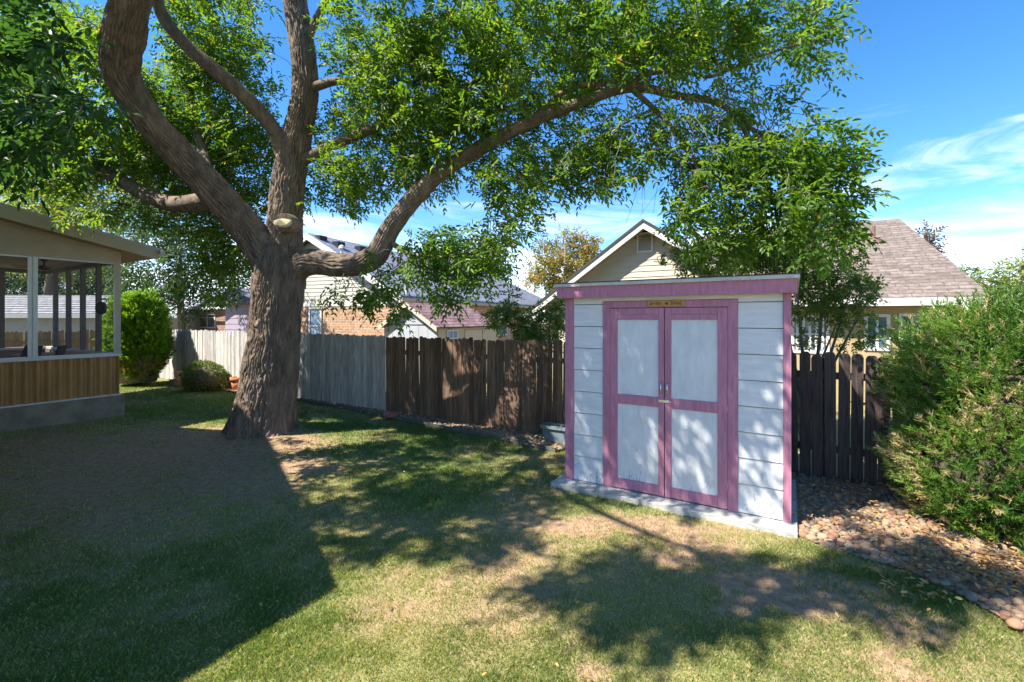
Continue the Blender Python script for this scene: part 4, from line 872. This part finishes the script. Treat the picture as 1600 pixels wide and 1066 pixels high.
# --- lilac sided house at the left
h4 = Frame((*(at(395, 500, 19.0)).xy, 0))
def lilac_house():
    R = thing('lilac_house', h4.o, 'lilac sided house with dark brick bay and white window left of the tree trunk', 'house', ANG)
    u0 = h4.u_px(352); zt = h4.z_px(0, 0, 474); ul = h4.u_px(268)
    MB().box(u0, 0.3, 0.02, 6, 0, zt).build('wall', M['siding_lilac'], R); boards(R, 'siding_lilac', 0.3, zt - .02, .24, lambda z: u0, lambda z: 0.3, .019)
    MB().box(ul, u0 - .005, 0.9, 6, 0, zt).build('brick_wall', M['brick_dark'], R)
    ua = (u0 + 0.3) / 2; MB().prism([(u0 - .3, -.3, zt), (0.6, -.3, zt), (ua, -.3, zt + .62)], [(u0 - .3, 6, zt), (0.6, 6, zt), (ua, 6, zt + .62)]).build('gable', M['siding_lilac'], R)
    for a, b, z_a, z_b in ((u0 - .4, ua, zt - .02, zt + .66), (ua, .7, zt + .659, zt - .02)): MB().slab((a, -.45, z_a), (b, -.45, z_b), (b, 6.2, z_b), (a, 6.2, z_a), .08).build('roof', M['shingle_blue'], R)
    MB().slab((ul - .4, .45, zt - .05), (0.8, .95, zt - .04), (0.8, 5, zt + 1.9), (ul - .4, 5, zt + 1.9), .09).build('main_roof', M['shingle_blue'], R)
    MB().box(ul - .4, u0 - .42, .42, .449, zt - .2, zt - .05).build('fascia', M['trim_white'], R)
    zb = h4.z_px(h4.u_px(325, .9), .9, 513); zw = h4.z_px(h4.u_px(325, .9), .9, 480)
    window(R, h4.u_px(312, .9), h4.u_px(337, .9), zb, zw, .9, mull=1, t=.07); window(R, h4.u_px(277, .9), h4.u_px(291, .9), zb, zw, .9, t=.07)
    MB().box(u0 - .12, u0 - .02, .75, .88, 0, zt).build('downpipe', M['siding_lilac'], R)
lilac_house()
# --- low grey roofed building beyond the side fence
h5 = Frame((-24.5, 19.5, 0), ANG - math.pi / 2 + 0.35)
R5 = thing('grey_roofed_building', h5.o, 'low building with pale grey shingle roof seen through the porch screens', 'building', -0.10)
MB().box(-9, 9, .4, 5, 0, 2.15).build('wall', M['siding_white'], R5); MB().box(-9.5, 9.5, -.03, 0.0, 2.0, 2.2).build('fascia', M['trim_white'], R5)
MB().slab((-9.5, 0, 2.22), (9.5, 0, 2.22), (9.5, 3.4, 3.15), (-9.5, 3.4, 3.15), .08).build('roof', M['shingle_grey'], R5)
MB().slab((-9.5, 3.4, 3.148), (9.5, 3.4, 3.148), (9.5, 6.8, 2.22), (-9.5, 6.8, 2.22), .08).build('roof', M['shingle_grey'], R5)

# ================================================================== THE BIG ASH TREE
def limb_px(rows):                              # rows px,py,depth,width in pixels -> x,y,z,r
    out = []
    for px, py, Y, w in rows:
        p = at(px, py, Y); out.append((p.x, p.y, p.z, w * Y / FPX / 2))
    return out
def big_tree():
    base = gp(412, 677); T = wthing('ash_tree', (base.x, base.y, 0), 'large ash tree with furrowed trunk and spreading limbs shading the yard', 'tree')
    b0 = (base.x, base.y)
    tr = [(b0[0] - .02, b0[1], -0.12, .56), (b0[0], b0[1], .10, .51), (b0[0] + .05, b0[1], .40, .475), (b0[0] + .09, b0[1], .85, .45), (b0[0] + .17, b0[1], 1.5, .405), (b0[0] + .22, b0[1], 2.1, .39), (b0[0] + .26, b0[1] + .02, 2.6, .405), (b0[0] + .28, b0[1] + .04, 2.95, .385), (b0[0] + .30, b0[1] + .05, 3.25, .29)]
    bark_limb('trunk', tr, M['bark'], T, 0.02, 300, 0.052, 0.052, flare=0.22, seed=1)
    nodes = []
    LB = {}
    def add(key, rows, sides, amp, cell, knots=(), world=False, seed=2):
        c = rows if world else limb_px(rows); o, p = bark_limb('limb', c, M['bark'], T, 0.029 if sides > 40 else 0.06, sides, amp, cell, knots=knots, seed=seed); LB[key] = o
        nodes.extend(p[::4].tolist()); return c
    A = add('A', [(440, 455, 7.95, 44.6), (420, 408, 7.9, 51.7), (385, 357, 7.75, 48.8), (335, 300, 7.4, 46.0), (282, 243, 7.05, 44.6), (228, 182, 6.7, 43.1), (192, 120, 6.45, 47.4), (190, 65, 6.25, 48.8), (205, 0, 6.05, 47.4), (213, -90, 5.8, 43.1), (200, -230, 5.5, 33.0), (160, -380, 5.1, 23.0), (120, -520, 4.7, 11.5)], 220, .046, .050, seed=3, knots=((4.85, 0.15, .15, .20), (4.3, 2.0, .2, .04)))
    B = add('B', [(442, 450, 8.0, 66.3), (443, 400, 8.0, 56.1), (446, 345, 8.0, 49.3), (452, 280, 8.0, 45.9), (466, 205, 8.0, 40.8), (477, 140, 8.0, 37.4), (472, 70, 8.0, 35.7), (461, 0, 8.0, 34.0), (455, -100, 7.9, 28.9), (470, -250, 7.8, 20.4), (480, -400, 7.6, 10.2)], 170, .042, .048, seed=4)
    Cc = add('C', [(446, 430, 7.95, 40.2), (486, 410, 7.85, 38.7), (542, 415, 7.7, 34.0), (584, 402, 7.55, 33.3), (611, 356, 7.45, 30.2), (645, 312, 7.35, 27.9), (690, 268, 7.25, 24.8), (745, 235, 7.05, 21.7), (830, 190, 6.85, 18.5), (900, 163, 6.7, 16.3), (985, 137, 6.5, 14.0), (1060, 150, 6.4, 10.8), (1120, 160, 6.3, 9.3), (1152, 184, 6.2, 7.7), (1182, 206, 6.1, 6.2), (1225, 214, 6.0, 3.9)], 130, .034, .044, seed=5)
    B2 = add('B2', [(452, 270, 8.0, 25.0), (432, 212, 7.85, 23.4), (400, 168, 7.6, 21.8), (340, 113, 7.3, 20.3), (290, 70, 7.1, 18.7), (252, 20, 6.9, 17.2), (235, -50, 6.6, 14.0), (190, -160, 6.2, 9.4)], 84, .030, .042, seed=6)
    for rows in ([(335, 312, 7.4, 28), (272, 319, 7.6, 25), (222, 301, 7.9, 22), (160, 266, 8.2, 18), (100, 240, 8.5, 13), (40, 215, 8.8, 8)],
                 [(470, 252, 8, 18), (540, 218, 7.8, 15), (618, 186, 7.6, 13), (665, 162, 7.5, 12), (720, 138, 7.4, 10), (776, 114, 7.3, 6)],
                 [(478, 140, 8, 16), (520, 128, 7.8, 12), (570, 120, 7.6, 8), (640, 60, 7.3, 5)],
                 [(830, 190, 6.85, 14), (856, 165, 6.8, 11), (895, 136, 6.7, 9), (958, 127, 6.5, 7), (1010, 80, 6.3, 5), (1060, 30, 6.1, 4)],
                 [(985, 137, 6.5, 9), (1040, 188, 6.3, 7), (1078, 238, 6.1, 5), (1105, 300, 6.0, 3)],
                 [(1152, 184, 6.2, 7), (1182, 240, 6.0, 6), (1205, 300, 5.8, 5), (1235, 345, 5.6, 3)],
                 [(985, 137, 6.5, 9), (1005, 118, 6.4, 8), (1060, 110, 6.3, 7), (1110, 120, 6.2, 5), (1180, 90, 6.0, 4), (1250, 70, 5.8, 3)],
                 [(690, 268, 7.25, 10), (678, 235, 7.2, 8), (668, 190, 7.1, 6), (660, 120, 6.9, 4)],
                 [(611, 380, 7.45, 9), (650, 400, 7.3, 6), (720, 400, 7.1, 4), (770, 385, 7.0, 3)],
                 [(480, 60, 8, 14), (500, 20, 7.9, 11), (540, -40, 7.6, 9), (620, -110, 7.2, 6)],
                 [(330, 290, 7.4, 16), (315, 230, 8.0, 14), (300, 150, 8.6, 10), (330, 60, 9.0, 7)]):
        add('s', rows, 20, .006, .05, seed=7)
    # unseen limbs above and behind the viewer, added to carry the shading crown
    def wl(p0, *pts): return [(*p0[:3], p0[3])] + [tuple(p) for p in pts]
    a = A[9]; add('o1', wl((a[0], a[1], a[2], .09), (-4.6, 3.6, 7.0, .06), (-4.2, 2.4, 7.2, .04), (-3.2, 1.4, 7.2, .015)), 20, .006, .05, world=True)
    a = A[10]; add('o2', wl((a[0], a[1], a[2], .10), (-5.6, 3.2, 7.4, .05), (-6.0, 2.4, 7.2, .02)), 20, .006, .05, world=True)
    b = B[8]; add('o3', wl((b[0], b[1], b[2], .12), (-2.6, 6.4, 7.8, .06), (-1.4, 4.6, 7.6, .035), (-0.2, 3.4, 7.0, .012)), 20, .006, .05, world=True)
    # the pale cut stub on the central limb
    c = at(441, 347, 7.55); st = MB().tube([c + Vector((0, .30, .02)), c + Vector((0, .02, 0))], [.17, .155], 20).build('cut_stub', M['bark'], T)
    MB().lathe([(0.0, .012), (.09, .010), (.152, 0), (.15, -.03)], 24).build('cut_face', M['cut_wood'], st, True)
    cf_ = st.children[0]; cf_.rotation_euler = (math.radians(78), 0, 0); cf_.location = c + Vector((0, .012, 0)); cf_.scale = (1, .6, 1)
    # foliage
    near = [(40, 60, 80, 90, 4.6, 5.6, .8), (50, 180, 85, 70, 4.8, 5.8, .8), (60, 250, 60, 30, 5.2, 6.2, .5)]
    crown = [(110, 245, 140, 60, 7.4, 9.4, 1.15), (240, 240, 80, 70, 8.6, 10, 1.0), (270, 325, 100, 30, 8.0, 9.2, .8), (330, 50, 75, 95, 7.5, 9.5, 1.1), (300, 180, 130, 95, 7.8, 9.6, 1.2), (385, 275, 85, 75, 8.2, 9.8, 1.1), (370, 380, 70, 50, 8.3, 9.3, .8), (90, 120, 110, 120, 7.2, 9.4, 1.1),
             (335, 430, 45, 35, 8.4, 9.3, .6), (150, 330, 50, 16, 6.9, 7.6, .35), (450, 90, 40, 40, 7.2, 8.6, .3),
             (605, 95, 75, 95, 6.6, 8.0, 1.1), (570, 225, 95, 75, 7.2, 8.6, 1.1), (525, 285, 55, 45, 7.6, 8.8), (520, 60, 40, 50, 7, 8, .6), (705, 110, 120, 110, 6.4, 8.0, 1.15), (850, 75, 130, 90, 6.0, 7.8, 1.15), (1000, 55, 120, 70, 5.6, 7.2, 1.1),
             (1110, 60, 90, 70, 5.6, 6.8, .8), (1190, 40, 80, 50, 5.5, 6.4, .7), (1275, 55, 45, 55, 5.3, 6.0, .7), (1235, 145, 30, 30, 5.5, 6.0, .45), (740, 215, 130, 75, 6.3, 8.0, 1.1), (880, 200, 90, 75, 6.0, 7.6, 1.0), (640, 270, 70, 40, 7.3, 8.3, .8),
             (795, 310, 50, 75, 6.3, 7.4, 1.0), (930, 255, 75, 45, 5.9, 7.0, 1.0), (870, 290, 45, 25, 6.2, 7.0, .8), (1010, 215, 50, 55, 5.8, 6.8, .7), (655, 398, 85, 42, 6.6, 7.5, 1.1), (560, 450, 60, 26, 6.8, 7.5, .9), (600, 475, 34, 18, 6.8, 7.4, .7), (745, 390, 55, 42, 6.5, 7.3, 1.0), (700, 440, 60, 30, 6.6, 7.3, .8),
             (1090, 170, 80, 45, 5.8, 6.6, .6), (1100, 255, 65, 45, 5.7, 6.4, .75), (1180, 300, 120, 80, 5.3, 6.4, .9), (1275, 285, 75, 75, 5.0, 5.8, 1.15), (1130, 350, 90, 55, 5.6, 6.5, .9), (1265, 365, 70, 35, 5.1, 5.8, .9), (1060, 310, 30, 40, 5.8, 6.4, .7), (1290, 215, 40, 18, 5.0, 5.4, .7), (1210, 235, 80, 40, 5.4, 6.2, .8),
             (480, -60, 300, 60, 6.0, 8.5, .4), (800, -60, 260, 60, 5.4, 7.5, .45), (1100, -50, 150, 50, 5.2, 6.5, .7)]
    P1 = blob_points(crown, 48, 5); P0 = blob_points(near, 22, 6)
    # unseen crown over the viewer, clumps placed for their shade: centre, radii, sprays
    r = np.random.default_rng(9); off = []
    for (c, rad, n) in (((-5.6, 3.0, 6.6), (1.7, 1.2, .9), 125), ((-3.9, 1.4, 7.0), (.9, 0.55, .8), 60), ((-2.0, 1.55, 7.0), (.9, .5, .6), 50), ((-1.9, 3.5, 6.6), (1.5, 0.8, .8), 85), ((-3.4, 4.2, 7.0), (1.5, .8, .9), 75), ((-0.3, 3.4, 6.6), (.9, .6, .6), 34), ((-6.4, 5.2, 7.8), (1.4, 1.2, .9), 55), ((-5.5, 8.0, 8.8), (2.4, 2.0, .9), 45)):
        off.append(ell_points(c, rad, n, int(r.integers(1, 99)), .1)[0])
    P2 = np.concatenate(off)
    # the big limbs stay bare: hardly any spray grows on their sunny near side
    def clear(P, keep=.12):
        px, py = px_of(P[:, 0], P[:, 1], P[:, 2]); bad = np.zeros(len(P), bool)
        for rows in (A, B, Cc[:-4], B2):
            S = spline(rows, .06); qx, qy = px_of(S[:, 0], S[:, 1], S[:, 2]); rp = S[:, 3] * FPX / S[:, 1]
            dd = np.hypot(px[:, None] - qx[None], py[:, None] - qy[None]) - rp[None]; j = np.argmin(dd, 1); k = np.arange(len(P))
            bad |= (dd[k, j] < 17) & (P[:, 1] < S[j, 1] + .15)
        return P[~bad | (r.random(len(P)) < keep)]
    P1 = clear(P1); P0 = clear(P0, .3)
    for P, sc_, nl, name, mt, sd in ((P1, 0.92 + 0.25 * r.random(len(P1)), 6, 'leaves', 'leaf_ash', 1), (P0, 1.25 + 0.3 * r.random(len(P0)), 6, 'leaves', 'leaf_big', 2), (P2, 1.35, 6, 'leaves', 'leaf_ash', 3)):
        ctr = np.array([b0[0] + .3, b0[1], 4.2]); Q = norm(norm(P - ctr) * np.array([1, 1, .5]) + r.normal(0, .4, P.shape))
        V, F, v = ash_sprays(P, Q, sc_, nl, 3, 0.098 if sd > 1 else 0.080, sd)
        tag(link_mesh(name, np_mesh(name, V, F, v), M[mt], T), kind='stuff')
    tw = grow_twigs(nodes, np.concatenate([P1, P0, P2]), 0.011, 0.0035); tag(tw.build('twigs', M['bark_thin'], T), kind='stuff')
    # bare hanging twigs at the limb's end
    bt = MB(); 
    for k in range(150):
        px, py, Y = random.uniform(960, 1210), random.uniform(130, 215), random.uniform(5.9, 6.6); p = at(px, py, Y); q = []
        d = Vector((random.gauss(.15, .5), random.gauss(0, .4), -random.uniform(.2, 1.0))).normalized(); L = random.uniform(.4, 1.3); n = 6
        for i in range(n): q.append(p + d * L * i / (n - 1) + Vector((random.gauss(0, .02), random.gauss(0, .02), -.18 * L * (i / (n - 1)) ** 2)))
        bt.tube(q, [.006 - .0045 * i / (n - 1) for i in range(n)], 4, False)
    tag(bt.build('hanging_twigs', M['bark_thin'], T), kind='stuff')
big_tree()

# ================================================================== OTHER TREES AND SHRUBS
def tree(name, label, base, blobs, mt, dens, scale, seed, trunk=None, pairs=2, L=.10, nl=5):
    T = wthing(name, base, label, 'tree' if 'tree' in name else 'shrub'); r = np.random.default_rng(seed); P = blob_points(blobs, dens, seed)
    ctr = P.mean(0); Q = norm(norm(P - ctr) + r.normal(0, .5, P.shape)); V, F, v = ash_sprays(P, Q, scale, nl, pairs, L, seed, .15)
    top = P[:, 2].max(); low = np.percentile(P[:, 2], 25); cx, cy = ctr[0], ctr[1]
    mb = MB(); tr = trunk or .12; k = 7; pts = [Vector((base[0] + (cx - base[0]) * i / (k - 1), base[1] + (cy - base[1]) * i / (k - 1), base[2] + (top * .85 - base[2]) * i / (k - 1))) for i in range(k)]
    tube = mb.tube(pts, [tr * (1 - .85 * i / (k - 1)) for i in range(k)], 9).build('trunk', M['bark_thin'], T, True)
    sub = P[::max(1, len(P) // 140)]; tw = grow_twigs([list(p) for p in pts[1:]], sub, tr * .28, tr * .06); tag(tw.build('limbs', M['bark_thin'], T), kind='stuff')
    tag(link_mesh('crown', np_mesh('crown', V, F, v), M[mt], T), kind='stuff'); return T
def gpos(px, Y): return (((px - 800) * Y / FPX), Y, 0.0)
# small many-stemmed tree behind the fence, right of the shed
def small_tree():
    b = Vector(gpos(1262, 7.3)); T = wthing('small_tree', b, 'small many stemmed tree behind the fence between shed and juniper', 'tree')
    nodes = []
    for tgt in ((1190, 440), (1240, 400), (1290, 410), (1330, 450), (1150, 410), (1310, 500), (1225, 470), (1100, 415), (1365, 455)):
        Y = random.uniform(6.9, 8.0); p = at(*tgt, Y); m1 = b.lerp(p, .45) + Vector((random.uniform(-.08, .08), 0, .25)); q0 = b + Vector((random.uniform(-.05, .05), random.uniform(-.05, .05), 0))
        S = spline([(*q0, .045), (*(b.lerp(p, .2) + Vector((0, 0, .35))), .035), (*m1, .024), (*p, .008)], .12); MB().tube([s[:3] for s in S], [s[3] for s in S], 8).build('stem', M['bark_thin'], T, True); nodes += [list(s[:3]) for s in S]
    P = blob_points([(1140, 405, 110, 28, 7.0, 8.0, 1.0), (1250, 410, 90, 40, 6.9, 8.1, 1.1), (1300, 455, 75, 35, 6.8, 8.0, 1.0), (1345, 450, 38, 24, 6.8, 7.8, .8), (1275, 490, 60, 30, 6.9, 7.9, .8), (1330, 510, 40, 32, 6.8, 7.7, .8), (1190, 395, 90, 40, 7.2, 8.0, 1.0), (1070, 410, 40, 16, 7.2, 7.8, .8), (1255, 450, 60, 30, 7, 8, .9), (1290, 530, 45, 14, 7, 7.8, .3)], 62, 41)
    r = np.random.default_rng(4); V, F, v = ash_sprays(P, norm(r.normal(0, 1, P.shape) + np.array([0, -.3, .2])), .62, 5, 3, .105, 42, .1)
    tag(link_mesh('crown', np_mesh('crown', V, F, v), M['leaf_small'], T), kind='stuff'); tag(grow_twigs(nodes, P, .006, .002, 3).build('twigs', M['bark_thin'], T), kind='stuff')
small_tree()
tree('autumn_tree', 'rounded tree turning yellow and orange beside the cream gable', gpos(885, 30), [(885, 395, 48, 32, 28, 32, 1.2), (870, 425, 45, 25, 28, 31), (915, 400, 28, 25, 28, 31), (850, 440, 26, 16, 28, 30)], 'leaf_autumn', 12, 2.0, 51, .3)
tree('green_tree', 'green tree rising above the blue grey roof ridge', gpos(740, 42), [(735, 395, 45, 35, 40, 44, 1.2), (765, 425, 35, 20, 40, 43), (690, 400, 30, 30, 40, 43)], 'leaf_mid', 6, 2.8, 52, .3)
tree('dark_leaved_tree', 'cool dark green tree in front of the lilac house', gpos(285, 17.3), [(250, 400, 70, 50, 16, 18, 1.1), (320, 400, 60, 60, 16.4, 18, 1.0), (225, 450, 55, 38, 16, 17.5, 1.1), (290, 455, 50, 38, 16, 17.5, 1.0), (360, 430, 35, 40, 16.5, 18, .7), (275, 340, 90, 50, 16.5, 18.5, .9)], 'leaf_cool', 13, 1.5, 53, .16)
tree('pale_tree', 'pale yellow green tree far behind the porch roof', gpos(60, 26), [(60, 290, 90, 50, 24, 27, 1.1), (150, 310, 70, 50, 24, 27, 1.0), (30, 360, 90, 60, 24, 27), (120, 380, 90, 60, 24, 27), (230, 300, 60, 45, 25, 28, .9)], 'leaf_pale', 7, 2.2, 54, .3)
tree('conifer_tree', 'dark tree behind the low grey roof beyond the porch', gpos(90, 32), [(20, 440, 70, 40, 30, 34, 1.1), (90, 440, 70, 40, 30, 34, 1.1), (150, 450, 50, 40, 30, 34, 1.1), (60, 400, 100, 40, 30, 34, .8)], 'leaf_cool', 6, 2.6, 58, .3)
tree('red_tree', 'small dark red tree top behind the brown hip roof', gpos(1450, 24), [(1450, 372, 20, 16, 23.5, 24.5, 1.4), (1462, 390, 18, 14, 23.5, 24.5, 1.2), (1440, 400, 24, 30, 23.5, 24.5, 1.2)], 'leaf_red', 9, 1.6, 55, .2)
tree('garden_tree', 'yellowish green tree at the far right above the juniper', gpos(1585, 17), [(1585, 432, 40, 24, 16, 18, 1.2), (1550, 448, 30, 14, 16, 17.5), (1620, 430, 40, 34, 16, 18, 1.2), (1590, 460, 60, 20, 16, 18, 1.0)], 'leaf_pale', 11, 1.5, 56, .2)
tree('far_tree', 'low green trees on the horizon right of the brown roof', gpos(1520, 45), [(1520, 440, 35, 18, 43, 47, 1.3), (1560, 450, 60, 14, 43, 47, 1.3)], 'leaf_mid', 3, 3.2, 57, .3)
def shrub(px, label, blobs, Y, seed): tree('leafy_shrub', label, gpos(px, Y), blobs, 'leaf_small', 75, .75, seed, .04, 3)
shrub(800, 'green shrub behind the brown fence right of the plum roofed shed', [(800, 505, 32, 24, 8.9, 9.8, 1.0), (785, 490, 24, 22, 9, 9.8, .7), (825, 515, 25, 18, 8.8, 9.6, 1.0), (800, 470, 12, 18, 9, 9.6, .5)], 9.4, 61)
shrub(860, 'green shrub behind the brown fence against the shed corner', [(860, 505, 26, 26, 8.4, 9.2, 1.1), (878, 490, 14, 22, 8.4, 9.2, .9), (845, 520, 24, 14, 8.4, 9.2, 1.0)], 8.9, 62)
# --- juniper at the right
def juniper():
    c = Vector((5.15, 4.35, 0)); T = wthing('juniper', (c.x, c.y, 0), 'huge dense juniper bush spilling over the river stones at the right', 'shrub')
    lobes = [((4.55, 4.45, .95), (1.05, 1.0, 1.12), 1500), ((5.5, 4.2, 1.15), (1.3, 1.1, 1.2), 1500), ((4.15, 4.35, .55), (.85, .8, .62), 900), ((4.75, 3.75, .75), (.9, .8, .8), 1100), ((5.5, 3.5, .6), (1.0, .7, .8), 900), ((4.35, 4.75, 1.35), (.75, .7, .85), 800), ((4.22, 4.3, .25), (.85, .65, .42), 700), ((4.75, 3.75, .3), (.8, .55, .45), 500), ((4.75, 4.65, 1.5), (.9, .7, .72), 800)]
    lobes = [((a[0] + .50, a[1], a[2]), b, n) for a, b, n in lobes]
    Cs, Qs = [], []; core = MB()
    for k, (cc, rd, n) in enumerate(lobes):
        P, d = ell_points(cc, rd, int(n * 2.3), 70 + k, .62, 2.6); ok = (P[:, 2] > .06)
        for j, (c2, r2, _) in enumerate(lobes):
            if j != k: ok &= (((P - np.array(c2)) / np.array(r2)) ** 2).sum(1) > .42
        Cs.append(P[ok]); Qs.append(norm(d[ok] * np.array([1, 1, .6]) + np.array([0, 0, .55])))
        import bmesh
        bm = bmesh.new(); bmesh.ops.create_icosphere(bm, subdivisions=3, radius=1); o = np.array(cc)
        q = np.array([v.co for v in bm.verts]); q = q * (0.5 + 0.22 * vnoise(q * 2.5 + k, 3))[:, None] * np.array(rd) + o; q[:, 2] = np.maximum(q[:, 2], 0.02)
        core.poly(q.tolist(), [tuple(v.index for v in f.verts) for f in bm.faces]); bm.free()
    C, Q = np.concatenate(Cs), np.concatenate(Qs)
    r = np.random.default_rng(3); low = np.clip(1.25 - C[:, 2] / 1.5, 0, 1); nz = vnoise(C * 2.4, 44)
    rb = np.clip(-.12 + .75 * vnoise(C * 3.1, 47) + .3 * r.random(len(C)) + .30 * low * (nz > .42) , 0, 1); dry = r.random(len(C)) < (.08 + .55 * low * np.clip((nz - .42) * 3, 0, 1)); rb = np.where(dry, 1.15, rb)
    V, F, v = needle_sprays(C, Q, 20, .15, .048, .0054, 5, .8, rb)
    tag(link_mesh('foliage', np_mesh('foliage', V, F, np.clip(v, 0, 1)), M['leaf_juniper'], T), kind='stuff')
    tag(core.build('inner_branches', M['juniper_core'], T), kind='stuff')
    bt = MB()
    for k in range(70):
        a = Vector((random.uniform(4.6, 5.6), random.uniform(3.5, 4.2), random.uniform(.05, .5))); b = a + Vector((random.uniform(-.3, .5), -random.uniform(.25, .6), random.uniform(-.1, .25))); q = [a.lerp(b, i / 5) + Vector((random.gauss(0, .025), 0, random.gauss(0, .03))) for i in range(6)]
        bt.tube(q, [.009, .008, .007, .005, .004, .002], 5, False)
    tag(bt.build('dead_twigs', M['bark_thin'], T), kind='stuff')
juniper()
# --- bright arborvitae by the porch, clipped box bush, pots
def conifer(name, label, base, rad, h, n, mt, seed):
    T = wthing(name, base, label, 'shrub'); P, d = ell_points((base[0], base[1], h * .5), (rad, rad, h * .52), n, seed, .6, 2.4); ok = P[:, 2] > .05; P, d = P[ok], d[ok]
    V, F, v = needle_sprays(P, norm(d * .5 + np.array([0, 0, .9])), 16, .20, .09, .016, seed, .5)
    low = P[:, 2] < .7; v = np.where(np.repeat(low & (np.random.default_rng(2).random(len(P)) < .35), 16), 1.0, v * .9)
    tag(link_mesh('foliage', np_mesh('foliage', V, F, v), M[mt], T), kind='stuff')
    q = MB(); q.lathe([(0.01, .02), (rad * .6, .1), (rad * .72, h * .4), (rad * .5, h * .75), (.01, h * .9)], 16, (base[0], base[1], 0)); tag(q.build('inner_branches', M['bark_thin'], T, True), kind='stuff')
conifer('arborvitae', 'bright green bushy arborvitae beside the porch at the fence corner', gpos(215, 13.6), .78, 2.72, 3200, 'leaf_arbor', 81)
def box_bush():
    c = Vector(gpos(321, 12.6)); T = wthing('box_bush', c, 'low rounded bush between two terracotta pots', 'shrub'); P, d = ell_points((c.x, c.y, .30), (.60, .50, .50), 5200, 91, .82, 2.0); ok = P[:, 2] > .03; P, d = P[ok], d[ok]; r = np.random.default_rng(1)
    D = norm(d + r.normal(0, .6, P.shape)); V, F = leaf_quads(P, D, norm(d + r.normal(0, .5, P.shape)), .045 + .03 * r.random(len(P)), .026); v = np.clip(r.random(len(P)) * .7 + .35 * (P[:, 2] < .35) * r.random(len(P)), 0, 1)
    tag(link_mesh('foliage', np_mesh('foliage', V, F, np.concatenate([v, v])), M['leaf_box'], T), kind='stuff')
    MB().lathe([(.02, .02), (.34, .06), (.42, .30), (.30, .52), (.02, .64)], 16, (c.x, c.y, 0)).build('inner_branches', M['bark_thin'], T, True)
box_bush()
for px, py, w, h, mt, lab in ((281.5, 601, 12, 21, 'terracotta_pale', 'pale terracotta pot left of the rounded bush'), (372, 609, 21, 20, 'terracotta', 'orange terracotta pot between rounded bush and tree trunk')):
    p = gp(px, py, .03); s = p.y / FPX; r_, hh = w * s / 2, h * s; T = wthing('flower_pot', p, lab, 'pot', 'terracotta pots by the fence')
    MB().lathe([(0, 0), (r_ * .72, 0), (r_ * .92, hh * .72), (r_ * .80, hh * .72), (r_ * .62, .03), (0, .03)], 24, tuple(p)).build('pot_body', M[mt], T, True)
    MB().lathe([(r_ * .93, hh * .70), (r_ * 1.05, hh * .72), (r_ * 1.07, hh), (r_ * .92, hh), (r_ * .88, hh * .74)], 24, tuple(p)).build('rim', M[mt], T, True)
    MB().lathe([(0, hh * .88), (r_ * .89, hh * .86)], 20, tuple(p)).build('potting_soil', M['soil_dry'], T)
# planter trough left of the shed
pt = gp(870, 691, .04); T = thing('planter_trough', (pt.x + .06, pt.y, .04), 'grey plastic planter trough on the stones left of the shed', 'planter', ANG)
def trough():
    a = [(-.27, -.10), (.27, -.10), (.27, .10), (-.27, .10)]; sc_ = lambda k, z, e=0: [(x * k + (e if x > 0 else -e), y * k + (e if y > 0 else -e), z) for x, y in a]
    MB().prism(sc_(.88, 0), sc_(.90, .02)).build('bottom', M['bin_grey'], T)
    mb = MB(); o, i = sc_(.90, .02) + sc_(1.0, .22), sc_(.84, .02) + sc_(.94, .22); k = [(0, 1, 5, 4), (1, 2, 6, 5), (2, 3, 7, 6), (3, 0, 4, 7)]
    mb.poly(o, k).poly(i, [f[::-1] for f in k]).build('side', M['bin_grey'], T)
    l0, l1, l2, l3 = sc_(1.0, .215, .028), sc_(1.0, .262, .028), sc_(.94, .262), sc_(.94, .215); n = 4; mb = MB().poly(l0 + l1 + l2 + l3, [(r * 4 + j, r * 4 + (j + 1) % 4, ((r + 1) % 4) * 4 + (j + 1) % 4, ((r + 1) % 4) * 4 + j) for r in range(4) for j in range(4)]); mb.build('rim', M['bin_grey'], T)
    MB().poly(sc_(.92, .17), [(0, 1, 2, 3)]).build('potting_soil', M['soil_dry'], T)
trough()
p = gp(612, 650, .06); T = wthing('stepping_stone', p, 'flat red paver lying on the stones by the grey fence', 'paver')
MB().lathe([(0, .0), (.15, .0), (.16, .03), (.15, .05), (0, .052)], 18, tuple(p)).build('paver', M['paver_red'], T)
p0, p1 = gp(1262, 926, .02), gp(1312, 962, .02); T = wthing('fallen_twig', p0, 'thin bare twig lying on the dirt patch in front of the shed', 'twig')
MB().tube([p0.lerp(p1, i / 7) + Vector((random.gauss(0, .012), random.gauss(0, .012), .01 + random.random() * .012)) for i in range(8)], [.005, .005, .0045, .004, .004, .003, .003, .002], 6).build('twig', M['bark_thin'], T)
p = gp(1586, 975, .05); T = wthing('red_stone', p, 'larger reddish stone at the edge of the stones in the lower right', 'stone'); o = link_mesh('stone', STONES[3][0], M['stone_rust'], T); o.matrix_parent_inverse = Matrix.Identity(4); o.scale = (.05, .05, .06)
